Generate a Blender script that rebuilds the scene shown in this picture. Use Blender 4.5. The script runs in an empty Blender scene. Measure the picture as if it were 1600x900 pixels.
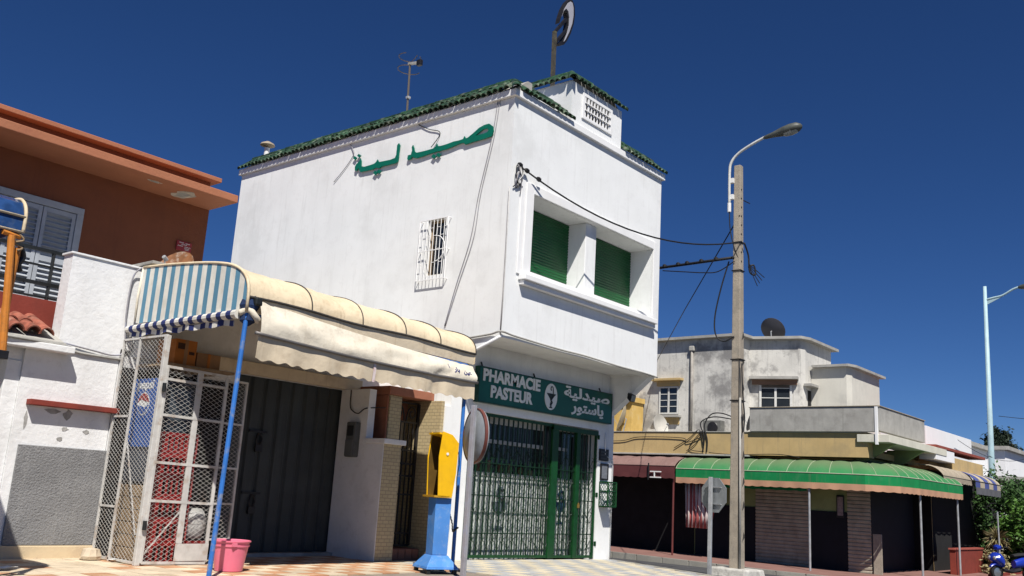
import bpy, bmesh, math, random
from mathutils import Vector, Matrix, Quaternion
random.seed(11)
scene = bpy.context.scene
COL = scene.collection

# ------------------------------------------------------------------ camera
CAM_LOC = Vector((0, 0, 1.10))
YAW, PITCH, ROLL = (math.radians(a) for a in (39.969, 12.659, 3.4354))
fw = Vector((math.cos(YAW) * math.cos(PITCH), math.sin(YAW) * math.cos(PITCH), math.sin(PITCH)))
rt = Vector((math.sin(YAW), -math.cos(YAW), 0))
up = rt.cross(fw)
RI = rt * math.cos(ROLL) + up * math.sin(ROLL)
UP = -rt * math.sin(ROLL) + up * math.cos(ROLL)
cam_data = bpy.data.cameras.new("camera")
cam = bpy.data.objects.new("camera", cam_data)
COL.objects.link(cam)
mat3 = Matrix((RI, UP, -fw)).transposed()
cam.matrix_world = Matrix.Translation(CAM_LOC) @ mat3.to_4x4()
cam_data.sensor_width = 36
cam_data.lens = 1435.08 / 1600 * 36
cam_data.clip_end = 3000
cam_data.clip_start = 0.1
scene.camera = cam

# ------------------------------------------------------------------ light
SUN_TO = Vector((-0.48, -0.56, 1.0)).normalized()
world = bpy.data.worlds.new("World")
scene.world = world
world.use_nodes = True
wn = world.node_tree.nodes
wl = world.node_tree.links
bg = wn["Background"]
sky = wn.new("ShaderNodeTexSky")
sky.sky_type = 'NISHITA'
sky.sun_disc = False
sky.sun_elevation = math.asin(SUN_TO.z)
sky.sun_rotation = math.atan2(SUN_TO.x, SUN_TO.y)
sky.altitude = 2500
sky.air_density = 0.85
sky.dust_density = 0.0
sky.ozone_density = 8.0
hs_ = wn.new('ShaderNodeHueSaturation')
hs_.inputs['Hue'].default_value = 0.508
hs_.inputs['Saturation'].default_value = 1.14
wl.new(sky.outputs[0], hs_.inputs['Color'])
wl.new(hs_.outputs[0], bg.inputs[0])
bg.inputs[1].default_value = 0.054
sun_data = bpy.data.lights.new("sun", 'SUN')
sun_data.energy = 5.0
sun_data.angle = math.radians(0.5)
sun_data.color = (1.0, 0.955, 0.89)
sun = bpy.data.objects.new("sun", sun_data)
sun.rotation_euler = (-SUN_TO).to_track_quat('-Z', 'Y').to_euler()
sun.location = (-10, -10, 30)
COL.objects.link(sun)
scene.view_settings.view_transform = 'Standard'
scene.view_settings.look = 'None'
scene.view_settings.gamma = 1.0
scene.view_settings.exposure = 0.36
scene.view_settings.use_curve_mapping = False
scene.cycles.diffuse_bounces = 2

# ------------------------------------------------------------------ materials
MATS = {}
def lin(h):
    c = [int(h[i:i + 2], 16) / 255 for i in (0, 2, 4)]
    return tuple(x / 12.92 if x <= .04045 else ((x + .055) / 1.055) ** 2.4 for x in c)

def M(name, col, rough=.75, var=.12, scale=2.5, bump=.0, bscale=40, metal=0, stain=None, streak=None,
      fine=None, spec=.4, rnd=0, world=False):
    """col base colour; stain=(colour, amount 0-1, scale); streak=(colour, amount) vertical runs; fine=(colour, amount, scale) speckle"""
    if name in MATS: return MATS[name]
    m = bpy.data.materials.new(name); m.use_nodes = True
    nt = m.node_tree; N = nt.nodes; L = nt.links
    b = N["Principled BSDF"]
    b.inputs["Roughness"].default_value = rough
    b.inputs["Metallic"].default_value = metal
    b.inputs["Specular IOR Level"].default_value = spec
    tc = N.new("ShaderNodeTexCoord")
    ge_ = N.new("ShaderNodeNewGeometry") if world else None
    VEC = ge_.outputs["Position"] if world else tc.outputs["Object"]
    def noise(sc, det=5, ro=.6, vec=None):
        n = N.new("ShaderNodeTexNoise"); n.inputs["Scale"].default_value = sc
        n.inputs["Detail"].default_value = det; n.inputs["Roughness"].default_value = ro
        L.new(vec if vec else VEC, n.inputs["Vector"]); return n
    def ramp(sock, a, c):
        r = N.new("ShaderNodeMapRange"); r.inputs[1].default_value = a; r.inputs[2].default_value = c
        r.interpolation_type = 'SMOOTHSTEP'
        L.new(sock, r.inputs[0]); return r.outputs[0]
    def mix(f, a, c):
        x = N.new("ShaderNodeMix"); x.data_type = 'RGBA'
        if isinstance(f, (int, float)): x.inputs[0].default_value = f
        else: L.new(f, x.inputs[0])
        for s, v in ((6, a), (7, c)):
            if isinstance(v, tuple): x.inputs[s].default_value = (*v[:3], 1)
            else: L.new(v, x.inputs[s])
        return x.outputs[2]
    def mul(s, k):
        x = N.new("ShaderNodeMath"); x.operation = 'MULTIPLY'; x.inputs[1].default_value = k
        L.new(s, x.inputs[0]); return x.outputs[0]
    lo = tuple(c * (1 - var) for c in col); hi = tuple(min(.95, c * (1 + var)) for c in col)
    out = mix(ramp(noise(scale).outputs[0], .3, .7), lo, hi)
    if stain:
        out = mix(mul(ramp(noise(stain[2], 7, .65).outputs[0], .5, .68), stain[1]), out, stain[0])
    if streak:
        mp = N.new("ShaderNodeMapping"); mp.inputs["Scale"].default_value = (9, 9, .55)
        L.new(VEC, mp.inputs[0])
        out = mix(mul(ramp(noise(1.0, 6, .7, mp.outputs[0]).outputs[0], .52, .72), streak[1]), out, streak[0])
    if fine:
        out = mix(mul(ramp(noise(fine[2], 8, .75).outputs[0], .52, .62), fine[1]), out, fine[0])
    if rnd:
        oi = N.new("ShaderNodeObjectInfo")
        hs = N.new("ShaderNodeHueSaturation")
        r = N.new("ShaderNodeMapRange"); r.inputs[3].default_value = 1 - rnd; r.inputs[4].default_value = 1 + rnd
        L.new(oi.outputs["Random"], r.inputs[0]); L.new(r.outputs[0], hs.inputs["Value"])
        L.new(out, hs.inputs["Color"]); out = hs.outputs[0]
    L.new(out, b.inputs["Base Color"])
    if bump:
        n = noise(bscale, 6, .6); bp = N.new("ShaderNodeBump")
        bp.inputs["Strength"].default_value = min(1, bump); bp.inputs["Distance"].default_value = .02
        L.new(n.outputs[0], bp.inputs["Height"]); L.new(bp.outputs[0], b.inputs["Normal"])
    MATS[name] = m
    return m

def M_stripe(name, axis, period, ca, cb, duty=.5, rough=.85, phase=0., cc=None):
    if name in MATS: return MATS[name]
    m = M(name, ca, rough, .1, 4, .1, 30, stain=((.35, .3, .22), .3, 3))
    nt = m.node_tree; N = nt.nodes; L = nt.links; b = N["Principled BSDF"]
    old = b.inputs["Base Color"].links[0].from_socket
    tc = N.new("ShaderNodeTexCoord"); sx = N.new("ShaderNodeSeparateXYZ"); L.new(tc.outputs["Object"], sx.inputs[0])
    d = N.new("ShaderNodeMath"); d.operation = 'MULTIPLY_ADD'; d.inputs[1].default_value = 1 / period; d.inputs[2].default_value = phase + 100
    L.new(sx.outputs[axis], d.inputs[0])
    fr = N.new("ShaderNodeMath"); fr.operation = 'FRACT'; L.new(d.outputs[0], fr.inputs[0])
    lt = N.new("ShaderNodeMath"); lt.operation = 'LESS_THAN'; lt.inputs[1].default_value = duty; L.new(fr.outputs[0], lt.inputs[0])
    n = N.new("ShaderNodeTexNoise"); n.inputs["Scale"].default_value = 2.2; L.new(tc.outputs["Object"], n.inputs[0])
    mb = N.new("ShaderNodeMix"); mb.data_type = 'RGBA'; L.new(n.outputs[0], mb.inputs[0])
    mb.inputs[6].default_value = (*[c * .72 for c in cb], 1); mb.inputs[7].default_value = (*[min(1, c * 1.25) for c in cb], 1)
    mx = N.new("ShaderNodeMix"); mx.data_type = 'RGBA'; L.new(lt.outputs[0], mx.inputs[0]); L.new(old, mx.inputs[6]); L.new(mb.outputs[2], mx.inputs[7])
    L.new(mx.outputs[2], b.inputs["Base Color"])
    return m

def M_brick(name, c1, c2, mortar, w, h, axis_u=0, msize=.012):
    """small wall tiles too fine to model one by one: a brick pattern over (u, z)"""
    m = M(name, c1, .55, .1, 3, 0)
    nt = m.node_tree; N = nt.nodes; L = nt.links; b = N["Principled BSDF"]
    tc = N.new("ShaderNodeTexCoord"); sx = N.new("ShaderNodeSeparateXYZ"); L.new(tc.outputs["Object"], sx.inputs[0])
    ad = N.new("ShaderNodeMath"); ad.operation = 'ADD'; L.new(sx.outputs[0], ad.inputs[0]); L.new(sx.outputs[1], ad.inputs[1])
    cb = N.new("ShaderNodeCombineXYZ"); L.new(ad.outputs[0], cb.inputs[0]); L.new(sx.outputs[2], cb.inputs[1])
    br = N.new("ShaderNodeTexBrick"); L.new(cb.outputs[0], br.inputs[0])
    br.inputs["Color1"].default_value = (*c1, 1); br.inputs["Color2"].default_value = (*c2, 1); br.inputs["Mortar"].default_value = (*mortar, 1)
    br.inputs["Scale"].default_value = 1; br.inputs["Mortar Size"].default_value = msize / 2; br.inputs["Brick Width"].default_value = w; br.inputs["Row Height"].default_value = h
    L.new(br.outputs[0], b.inputs["Base Color"])
    bp = N.new("ShaderNodeBump"); bp.invert = True; bp.inputs["Strength"].default_value = .6; bp.inputs["Distance"].default_value = .01
    L.new(br.outputs["Fac"], bp.inputs["Height"]); L.new(bp.outputs[0], b.inputs["Normal"])
    return m

def M_glass(name, col=(.02, .025, .03), rough=.06):
    if name in MATS: return MATS[name]
    m = M(name, col, rough, .2, 2, 0, spec=.6); return m

plaster_white = M('plaster_white', (.80, .81, .80), .85, .03, 1.2, .07, 14, stain=((.64, .645, .63), .55, .7), streak=((.56, .56, .54), .38), fine=((.70, .70, .69), .3, 4))
trim_white = M('trim_white', (.80, .80, .79), .8, .03, 3, .1, 30)
plaster_white_old = M('plaster_white_old', (.76, .76, .75), .9, .04, 2, .4, 14, stain=((.60, .60, .58), .5, 1.4), fine=((.52, .50, .47), .22, 6))
tile_green = M('glazed_green', (.020, .052, .024), .38, .5, 22, .2, 60, stain=((.17, .19, .14), .75, 6), rnd=.5, world=True, spec=.5)
letter_green = M('letter_green', (.0, .135, .085), .5, .1, 4)
shutter_green = M('shutter_green', (.003, .085, .020), .45, .12, 5)
sign_green = M('sign_green', (.004, .085, .055), .3, .12, 2, stain=((.01, .12, .08), .3, 2))
sign_white = M('sign_white', (.72, .74, .72), .6, .05, 4)
iron_green = M('iron_green', (.003, .045, .010), .45, .25, 8)
iron_dark = M('iron_dark', (.012, .014, .014), .5, .3, 9)
iron_black = M('iron_black', (.014, .013, .014), .45, .3, 9)
salmon = M('salmon_paint', (.37, .145, .075), .85, .07, 1.3, .25, 25, stain=((.33, .115, .065), .5, 1.6), streak=((.30, .115, .07), .25))
salmon_shaded = M('salmon_shaded_paint', (.20, .066, .030), .9, .08, 1.1, .25, 25, stain=((.15, .050, .028), .6, 1.0), streak=((.14, .046, .027), .5))  # salmon copy darkened to paint in the shade under eave and coping
brick_red = M('red_paint', (.21, .035, .022), .8, .1, 2.5, .2, 20, stain=((.10, .025, .02), .4, 3))
shutter_grey = M('shutter_grey', (.38, .41, .44), .65, .1, 4, .05, 30)
roughcast = M('roughcast_grey', (.235, .235, .235), .95, .15, 1.4, 1.0, 42, stain=((.14, .14, .142), .75, .9), streak=((.30, .30, .29), .4), fine=((.14, .14, .145), .5, 26))
cream_stone = M('cream_plinth', (.60, .48, .31), .8, .12, 3, .2, 25, stain=((.45, .33, .22), .5, 3))
clay_tile = M('clay_tile', (.26, .08, .05), .85, .35, 9, .3, 50, stain=((.30, .20, .15), .7, 6), rnd=.35, world=True)
canvas_cream = M('canvas_cream', (.68, .565, .39), .95, .08, 2.2, .5, 7, stain=((.47, .36, .22), .7, 1.5), streak=((.42, .32, .20), .6), fine=((.5, .4, .27), .35, 9), spec=.15)
canvas_pale = M('canvas_pale', (.70, .64, .52), .95, .06, 2.2, .5, 8, stain=((.47, .40, .30), .65, 1.6), streak=((.44, .38, .29), .5), fine=((.5, .44, .34), .3, 10), spec=.15)
canvas_beige = M('canvas_beige', (.64, .54, .39), .95, .08, 2.5, .35, 9, stain=((.47, .37, .25), .6, 2.4), streak=((.42, .33, .22), .5))
seam_dark = M('seam_dark', (.05, .045, .04), .8, .3, 8)
stripe_blue = M_stripe('canvas_blue_stripe', 1, .212, (.70, .68, .60), (.10, .25, .355), .47)
stripe_navy = M_stripe('canvas_navy_stripe', 1, .205, (.66, .64, .58), (.018, .03, .13), .5)
navy_cloth = M('navy_cloth', (.012, .03, .09), .9, .4, 9)
pole_blue = M('pole_blue', (.03, .15, .47), .45, .1, 5, .1, 40, stain=((.26, .27, .28), .85, 7))
booth_blue = M('booth_blue', (.075, .235, .58), .4, .08, 3, .05, 30, stain=((.16, .33, .62), .5, 3), fine=((.3, .38, .5), .25, 9))
booth_yellow = M('booth_yellow', (.74, .42, .006), .38, .05, 3, .0, 30, stain=((.55, .30, .01), .4, 4))
grey_paint = M('grey_paint', (.30, .29, .31), .55, .12, 6, .1, 40, stain=((.16, .22, .42), .35, 6))
galv = M('galvanised', (.36, .37, .38), .5, .15, 6, .05, 40, metal=.25)
plastic_pink = M('plastic_pink', (.72, .17, .25), .35, .05, 3, stain=((.62, .2, .26), .4, 6))
steel_door = M('steel_door', (.040, .047, .047), .6, .15, 2.5, .1, 30, stain=((.035, .038, .038), .5, 3), streak=((.09, .10, .10), .3))
mesh_white = M('mesh_white', (.52, .51, .48), .6, .1, 6, stain=((.33, .24, .17), .6, 7))
pepsi_blue = M('panel_blue', (.015, .09, .35), .4, .1, 3)
red_plastic = M('crate_red', (.27, .016, .015), .45, .15, 5, rnd=.2)
cardboard = M('cardboard', (.36, .19, .085), .9, .12, 4, .1, 30)
cardboard_o = M('cardboard_orange', (.48, .16, .03), .9, .12, 4, .1, 30)
wood_tan = M('wood_tan', (.27, .19, .11), .8, .2, 6, .2, 30)
concrete = M('concrete', (.33, .285, .225), .9, .12, 3, .35, 40, stain=((.20, .185, .16), .5, 4), fine=((.16, .15, .13), .4, 22))
concrete_pale = M('concrete_pale', (.36, .35, .32), .9, .12, 2.2, .3, 30, stain=((.22, .21, .19), .6, 1.6), streak=((.20, .20, .18), .45))
asphalt = M('asphalt', (.055, .055, .057), .9, .15, .7, .4, 60, stain=((.09, .09, .09), .5, .5), fine=((.10, .10, .10), .4, 40))
wall_grey = M('weathered_plaster', (.58, .565, .52), .95, .10, .9, .4, 20, stain=((.19, .185, .18), .95, .55), streak=((.22, .215, .21), .6), fine=((.30, .29, .27), .45, 2.2))
wall_cream = M('weathered_cream', (.60, .58, .51), .95, .06, 1.0, .3, 20, stain=((.42, .41, .37), .6, .7), streak=((.38, .37, .34), .35))
ochre = M('ochre_paint', (.50, .36, .165), .9, .08, 1.3, .2, 20, stain=((.37, .28, .15), .6, .9), streak=((.28, .22, .13), .5))
ochre_bright = M('ochre_bright', (.60, .40, .12), .9, .1, 2, .2, 20, stain=((.5, .42, .25), .5, 2))
pale_green_wall = M('pale_green_wall', (.26, .30, .13), .9, .1, 2, .1, 20)
navy_dado = M('dark_dado', (.006, .007, .012), .8, .2, 2)
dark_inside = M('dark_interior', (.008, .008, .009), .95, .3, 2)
roller_brown = M('roller_brown', (.36, .32, .25), .7, .15, 3, stain=((.22, .19, .15), .5, 2), streak=((.2, .16, .13), .4))
awn_green = M('awning_green', (.010, .20, .062), .95, .10, 2, .1, 30, stain=((.05, .22, .10), .5, 1.5), streak=((.10, .20, .10), .45), spec=.15)
def M_dusty(name, base, dust, lo=.55, hi=.95):
    m = base.copy(); m.name = name; MATS[name] = m; nt = m.node_tree; N = nt.nodes; L = nt.links; b = N["Principled BSDF"]
    old = b.inputs["Base Color"].links[0].from_socket; ge = N.new("ShaderNodeNewGeometry"); sx = N.new("ShaderNodeSeparateXYZ"); L.new(ge.outputs["Normal"], sx.inputs[0])
    r = N.new("ShaderNodeMapRange"); r.inputs[1].default_value = lo; r.inputs[2].default_value = hi; r.inputs[4].default_value = .85; L.new(sx.outputs[2], r.inputs[0])
    x = N.new("ShaderNodeMix"); x.data_type = 'RGBA'; L.new(r.outputs[0], x.inputs[0]); L.new(old, x.inputs[6]); x.inputs[7].default_value = (*dust, 1); L.new(x.outputs[2], b.inputs["Base Color"]); return m
awn_green_dust = M_dusty('awning_green_dusted', awn_green, (.13, .17, .09))
awn_green_top = M('awning_green_dusty', (.105, .23, .12), .9, .12, 2, .1, 30, stain=((.20, .20, .13), .7, 1.2))
awn_peach = M('awning_peach', (.46, .26, .16), .9, .08, 2, stain=((.33, .18, .11), .5, 2))
awn_brown = M('awning_brown', (.20, .12, .105), .9, .1, 2, .1, 30, stain=((.26, .18, .16), .5, 1.4), streak=((.30, .21, .19), .4))
awn_maroon = M('awning_maroon', (.10, .025, .026), .9, .1, 2)
awn_taupe = M('awning_taupe', (.33, .28, .21), .9, .1, 2, stain=((.24, .2, .15), .5, 2))
piping_pale = M('piping_pale', (.36, .40, .28), .8, .1, 4)
pavement_red = M('pavement_red', (.22, .115, .095), .9, .12, 1.4, .2, 30, stain=((.19, .10, .085), .5, 1.2))
kerb_stone = M('kerb_stone', (.27, .26, .225), .9, .15, 2, .3, 30, stain=((.17, .16, .14), .5, 2))
cable_black = M('cable_black', (.010, .010, .011), .6, .2, 9)
cable_pale = M('cable_pale', (.46, .45, .43), .7, .15, 9)
rust_white = M('rusty_white', (.24, .105, .045), .65, .3, 6, .1, 30, stain=((.58, .54, .46), .95, 3.5))
frame_white = M('frame_white', (.60, .60, .57), .7, .1, 6, stain=((.36, .33, .28), .5, 6))
glass_dark = M_glass('glass_dark')
glass_blue = M('glass_blue', (.025, .07, .20), .18, .4, 5, stain=((.10, .13, .18), .6, 6), spec=.6)
house_white = M('house_white', (.80, .80, .80), .9, .03, 1.0, .1, 20, streak=((.55, .55, .54), .2))
terracotta = M('terracotta', (.33, .13, .075), .8, .12, 4, .15, 30, stain=((.24, .10, .06), .5, 4))
tile_cream = M_brick('small_cream_tiles', (.52, .42, .24), (.46, .37, .21), (.33, .26, .16), .115, .055)
pave_cream = M('pavement_cream', (.60, .50, .36), .7, .1, 3, .1, 40, stain=((.45, .31, .19), .55, 2.6), rnd=.12, world=True, fine=((.30, .25, .19), .35, 7))
pave_terra = M('pavement_terracotta', (.46, .245, .13), .7, .12, 3, .1, 40, stain=((.60, .42, .27), .5, 2.6), rnd=.12, world=True, fine=((.30, .25, .19), .35, 7))
pave_grey = M('pavement_grey', (.36, .37, .37), .75, .08, 3, .1, 40, stain=((.25, .25, .25), .5, 3), rnd=.12, world=True, fine=((.30, .25, .19), .35, 7))
pave_sand = M('pavement_sand', (.55, .49, .36), .75, .08, 3, .1, 40, stain=((.46, .40, .29), .5, 3), rnd=.12, world=True, fine=((.30, .25, .19), .35, 7))
pave_bed = M('pavement_bed', (.24, .20, .16), .95, .15, 3, .2, 40)
orange_paint = M('orange_paint', (.56, .20, .03), .5, .1, 6, .1, 40, stain=((.30, .13, .04), .6, 9))
lamp_pole_blue = M('lamp_pole_blue', (.36, .50, .54), .5, .08, 3)
lamp_grey = M('lamp_grey', (.07, .075, .065), .5, .2, 8)
lens = M('lamp_lens', (.28, .30, .28), .25, .15, 8)
leaf_green = M('leaf_green', (.03, .075, .014), .65, .45, 9)
leaf_bright = M('leaf_bright', (.065, .15, .02), .6, .4, 9)
leaf_dark = M('leaf_dark', (.016, .030, .014), .7, .4, 6)
leaf_dry = M('leaf_dry', (.30, .26, .13), .8, .3, 9)
bark = M('bark', (.10, .075, .055), .9, .2, 6, .4, 30)
scooter_blue = M('scooter_blue', (.012, .035, .34), .22, .08, 4, spec=.6)
rubber = M('rubber', (.012, .012, .012), .8, .2, 6)
chrome = M('chrome', (.5, .5, .5), .25, .05, 4, metal=.9)
curtain = M_stripe('curtain_stripe', 1, .14, (.60, .52, .50), (.36, .09, .085), .5)
stripe_bt = M_stripe('canvas_blue_tan', 0, 1.25, (.42, .36, .26), (.055, .075, .24), .5)
plaque_red = M('plaque_red', (.30, .025, .03), .5, .1, 4)
plastic_white = M('plastic_white', (.72, .72, .70), .5, .05, 4)

# ------------------------------------------------------------------ builders
ORIG = {}
class MB:
    def __init__(s): s.v = []; s.f = []
    def add(s, vs, fs):
        o = len(s.v); s.v += [tuple(v) for v in vs]; s.f += [tuple(i + o for i in f) for f in fs]; return s
    def hexa(s, p):
        return s.add(p, [(0, 3, 2, 1), (4, 5, 6, 7), (0, 1, 5, 4), (1, 2, 6, 5), (2, 3, 7, 6), (3, 0, 4, 7)])
    def box(s, x0, y0, z0, x1, y1, z1):
        x0, x1 = sorted((x0, x1)); y0, y1 = sorted((y0, y1)); z0, z1 = sorted((z0, z1))
        return s.hexa([(x0, y0, z0), (x1, y0, z0), (x1, y1, z0), (x0, y1, z0), (x0, y0, z1), (x1, y0, z1), (x1, y1, z1), (x0, y1, z1)])
    def prism(s, poly, axis, a, b):
        """poly: 2-D points; axis 'x': (y,z), 'y': (x,z), 'z': (x,y)"""
        def P(q, t): return (t, q[0], q[1]) if axis == 'x' else (q[0], t, q[1]) if axis == 'y' else (q[0], q[1], t)
        n = len(poly)
        return s.add([P(q, a) for q in poly] + [P(q, b) for q in poly],
                     [tuple(range(n))[::-1], tuple(range(n, 2 * n))] + [(i, (i + 1) % n, n + (i + 1) % n, n + i) for i in range(n)])
    def tube(s, pts, r, n=8, caps=True):
        pts = [Vector(p) for p in pts]; rs = r if isinstance(r, (list, tuple)) else [r] * len(pts)
        ref = None; vs = []
        for i, p in enumerate(pts):
            a = pts[max(0, i - 1)]; b = pts[min(len(pts) - 1, i + 1)]; d = (b - a)
            if d.length < 1e-9: d = Vector((0, 0, 1))
            d.normalize()
            if ref is None:
                ref = Vector((0, 0, 1)) if abs(d.z) < .9 else Vector((1, 0, 0))
            u = ref - d * ref.dot(d)
            if u.length < 1e-6: u = d.orthogonal()
            u.normalize(); w = d.cross(u); ref = u
            for k in range(n):
                t = 2 * math.pi * k / n; vs.append(p + (u * math.cos(t) + w * math.sin(t)) * rs[i])
        fs = [(i * n + k, i * n + (k + 1) % n, (i + 1) * n + (k + 1) % n, (i + 1) * n + k) for i in range(len(pts) - 1) for k in range(n)]
        if caps: fs += [tuple(range(n))[::-1], tuple(range((len(pts) - 1) * n, len(pts) * n))]
        return s.add(vs, fs)
    def bar(s, p, q, w, h=None, upv=(0, 0, 1)):
        """rectangular bar between two points"""
        p = Vector(p); q = Vector(q); h = h or w; d = (q - p).normalized(); u = Vector(upv); u = u - d * u.dot(d)
        if u.length < 1e-5: u = d.orthogonal()
        u.normalize(); r = d.cross(u)
        c = [(-w / 2, -h / 2), (w / 2, -h / 2), (w / 2, h / 2), (-w / 2, h / 2)]
        return s.hexa([p + r * a + u * b for a, b in c] + [q + r * a + u * b for a, b in c])
    def lathe(s, prof, c, n=20, axis=Vector((0, 0, 1)), cap0=True, cap1=True):
        axis = Vector(axis).normalized(); u = axis.orthogonal().normalized(); w = axis.cross(u); c = Vector(c)
        vs = []
        for r, h in prof:
            for k in range(n):
                t = 2 * math.pi * k / n; vs.append(c + axis * h + (u * math.cos(t) + w * math.sin(t)) * r)
        m = len(prof)
        fs = [(i * n + k, i * n + (k + 1) % n, (i + 1) * n + (k + 1) % n, (i + 1) * n + k) for i in range(m - 1) for k in range(n)]
        if cap0: fs.append(tuple(range(n))[::-1])
        if cap1: fs.append(tuple(range((m - 1) * n, m * n)))
        return s.add(vs, fs)
    def sheet(s, rows, thick=None):
        """grid surface; thick = Vector offset gives it a back"""
        R, C_ = len(rows), len(rows[0]); vs = [Vector(p) for r in rows for p in r]
        fs = [(i * C_ + j, i * C_ + j + 1, (i + 1) * C_ + j + 1, (i + 1) * C_ + j) for i in range(R - 1) for j in range(C_ - 1)]
        if thick is not None:
            t = Vector(thick); n = len(vs)
            back = [tuple(k + n for k in f[::-1]) for f in fs]
            vs = vs + [v + t for v in vs]
            rim = [(i, i + 1) for i in range(C_ - 1)] + [((R - 1) * C_ + j + 1, (R - 1) * C_ + j) for j in range(C_ - 1)] \
                + [((i + 1) * C_, i * C_) for i in range(R - 1)] + [(i * C_ + C_ - 1, (i + 1) * C_ + C_ - 1) for i in range(R - 1)]
            fs = fs + back + [(a, a + n, b + n, b)[::1] for a, b in rim]
        return s.add(vs, fs)
    def build(s, name, mat, parent=None, smooth=False, bevel=0, segs=2, fix=True):
        if parent is not None: off = ORIG[parent]
        else:
            xs = [v[0] for v in s.v]; ys = [v[1] for v in s.v]; zs = [v[2] for v in s.v]
            off = Vector(((min(xs) + max(xs)) / 2, (min(ys) + max(ys)) / 2, min(zs)))
        me = bpy.data.meshes.new(name)
        me.from_pydata([(v[0] - off[0], v[1] - off[1], v[2] - off[2]) for v in s.v], [], s.f)
        if fix:
            bm = bmesh.new(); bm.from_mesh(me); bmesh.ops.recalc_face_normals(bm, faces=bm.faces); bm.to_mesh(me); bm.free()
        if smooth:
            for p in me.polygons: p.use_smooth = True
        me.materials.append(mat)
        o = bpy.data.objects.new(name, me); COL.objects.link(o)
        if parent is not None: o.parent = parent
        else: o.location = off
        ORIG[o] = Vector(off)
        if smooth == 'auto':
            me.set_sharp_from_angle(angle=math.radians(35))
        if bevel:
            b = o.modifiers.new("bevel", 'BEVEL'); b.width = bevel; b.segments = segs; b.limit_method = 'ANGLE'; b.angle_limit = math.radians(40)
        return o

def tag(o, label, cat, group=None):
    o["label"] = label; o["category"] = cat
    if group: o["group"] = group
    return o
def struct(o): o["kind"] = "structure"; return o
def stuff(o): o["kind"] = "stuff"; return o
def thing(name, label, cat, loc, group=None):
    o = bpy.data.objects.new(name, None); o.empty_display_size = .2; COL.objects.link(o)
    o.location = loc; ORIG[o] = Vector(loc); return tag(o, label, cat, group)
def B(name, mat, parent, *b, bevel=.006, **k):
    """one-part box helper; several boxes may be given"""
    m = MB()
    for q in b: m.box(*q)
    return m.build(name, mat, parent, bevel=bevel, **k)
def inst(name, mesh, parent, loc, rot=(0, 0, 0), scale=None):
    o = bpy.data.objects.new(name, mesh); COL.objects.link(o)
    if parent is not None: o.parent = parent; o.location = Vector(loc) - ORIG[parent]
    else: o.location = loc
    o.rotation_euler = rot
    if scale: o.scale = scale
    ORIG[o] = Vector(loc); return o
def mesh_of(mb, name, mat, smooth=False):
    me = bpy.data.meshes.new(name); me.from_pydata(mb.v, [], mb.f)
    bm = bmesh.new(); bm.from_mesh(me); bmesh.ops.recalc_face_normals(bm, faces=bm.faces); bm.to_mesh(me); bm.free()
    me.materials.append(mat)
    if smooth:
        for p in me.polygons: p.use_smooth = True
        me.set_sharp_from_angle(angle=math.radians(45))
    return me
def lerp(a, b, t): return a + (b - a) * t
def sag(a, b, drop, n=14):
    a = Vector(a); b = Vector(b)
    return [a.lerp(b, i / n) - Vector((0, 0, drop * 4 * (i / n) * (1 - i / n))) for i in range(n + 1)]
def smooth_path(pts, n=5):
    """Catmull-Rom through the points"""
    P = [Vector(p) for p in pts]; out = []
    for i in range(len(P) - 1):
        p0, p1, p2, p3 = P[max(0, i - 1)], P[i], P[i + 1], P[min(len(P) - 1, i + 2)]
        for k in range(n):
            t = k / n
            out.append(.5 * ((2 * p1) + (p2 - p0) * t + (2 * p0 - 5 * p1 + 4 * p2 - p3) * t * t + (3 * p1 - p0 - 3 * p2 + p3) * t ** 3))
    out.append(P[-1]); return out
def cable(label, pts, r=.012, mat=None, group=None, n=5, name='cable', smoothn=6):
    o = MB().tube(smooth_path(pts, smoothn) if smoothn else pts, r, n).build(name, mat or cable_black, None, smooth=True)
    return tag(o, label, 'cable', group)
def diamond_lines(u0, u1, v0, v1, du, dv):
    """segments of an expanded-metal lattice clipped to a rectangle"""
    out = []
    k = dv / du
    c = v0 - k * (u1 - u0)
    while c < v1:
        for sgn in (1, -1):
            # v = c + k*(u-u0)  or mirrored
            ua = max(u0, u0 + (v0 - c) / k); ub = min(u1, u0 + (v1 - c) / k)
            if ub - ua > .004:
                pa = (ua, c + k * (ua - u0)); pb = (ub, c + k * (ub - u0))
                if sgn < 0: pa = (u0 + u1 - pa[0], pa[1]); pb = (u0 + u1 - pb[0], pb[1])
                out.append((pa, pb))
        c += dv * 2
    return out
def flat_curve(name, loops, to3d, depth_vec, mat, parent):
    """filled 2-D outline with holes, given real thickness"""
    cu = bpy.data.curves.new(name, 'CURVE'); cu.dimensions = '2D'; cu.fill_mode = 'BOTH'
    for lp in loops:
        sp = cu.splines.new('POLY'); sp.points.add(len(lp) - 1)
        for p, q in zip(sp.points, lp): p.co = (q[0], q[1], 0, 1)
        sp.use_cyclic_u = True
    return _curve_mesh(cu, name, to3d, depth_vec, mat, parent)
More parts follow.
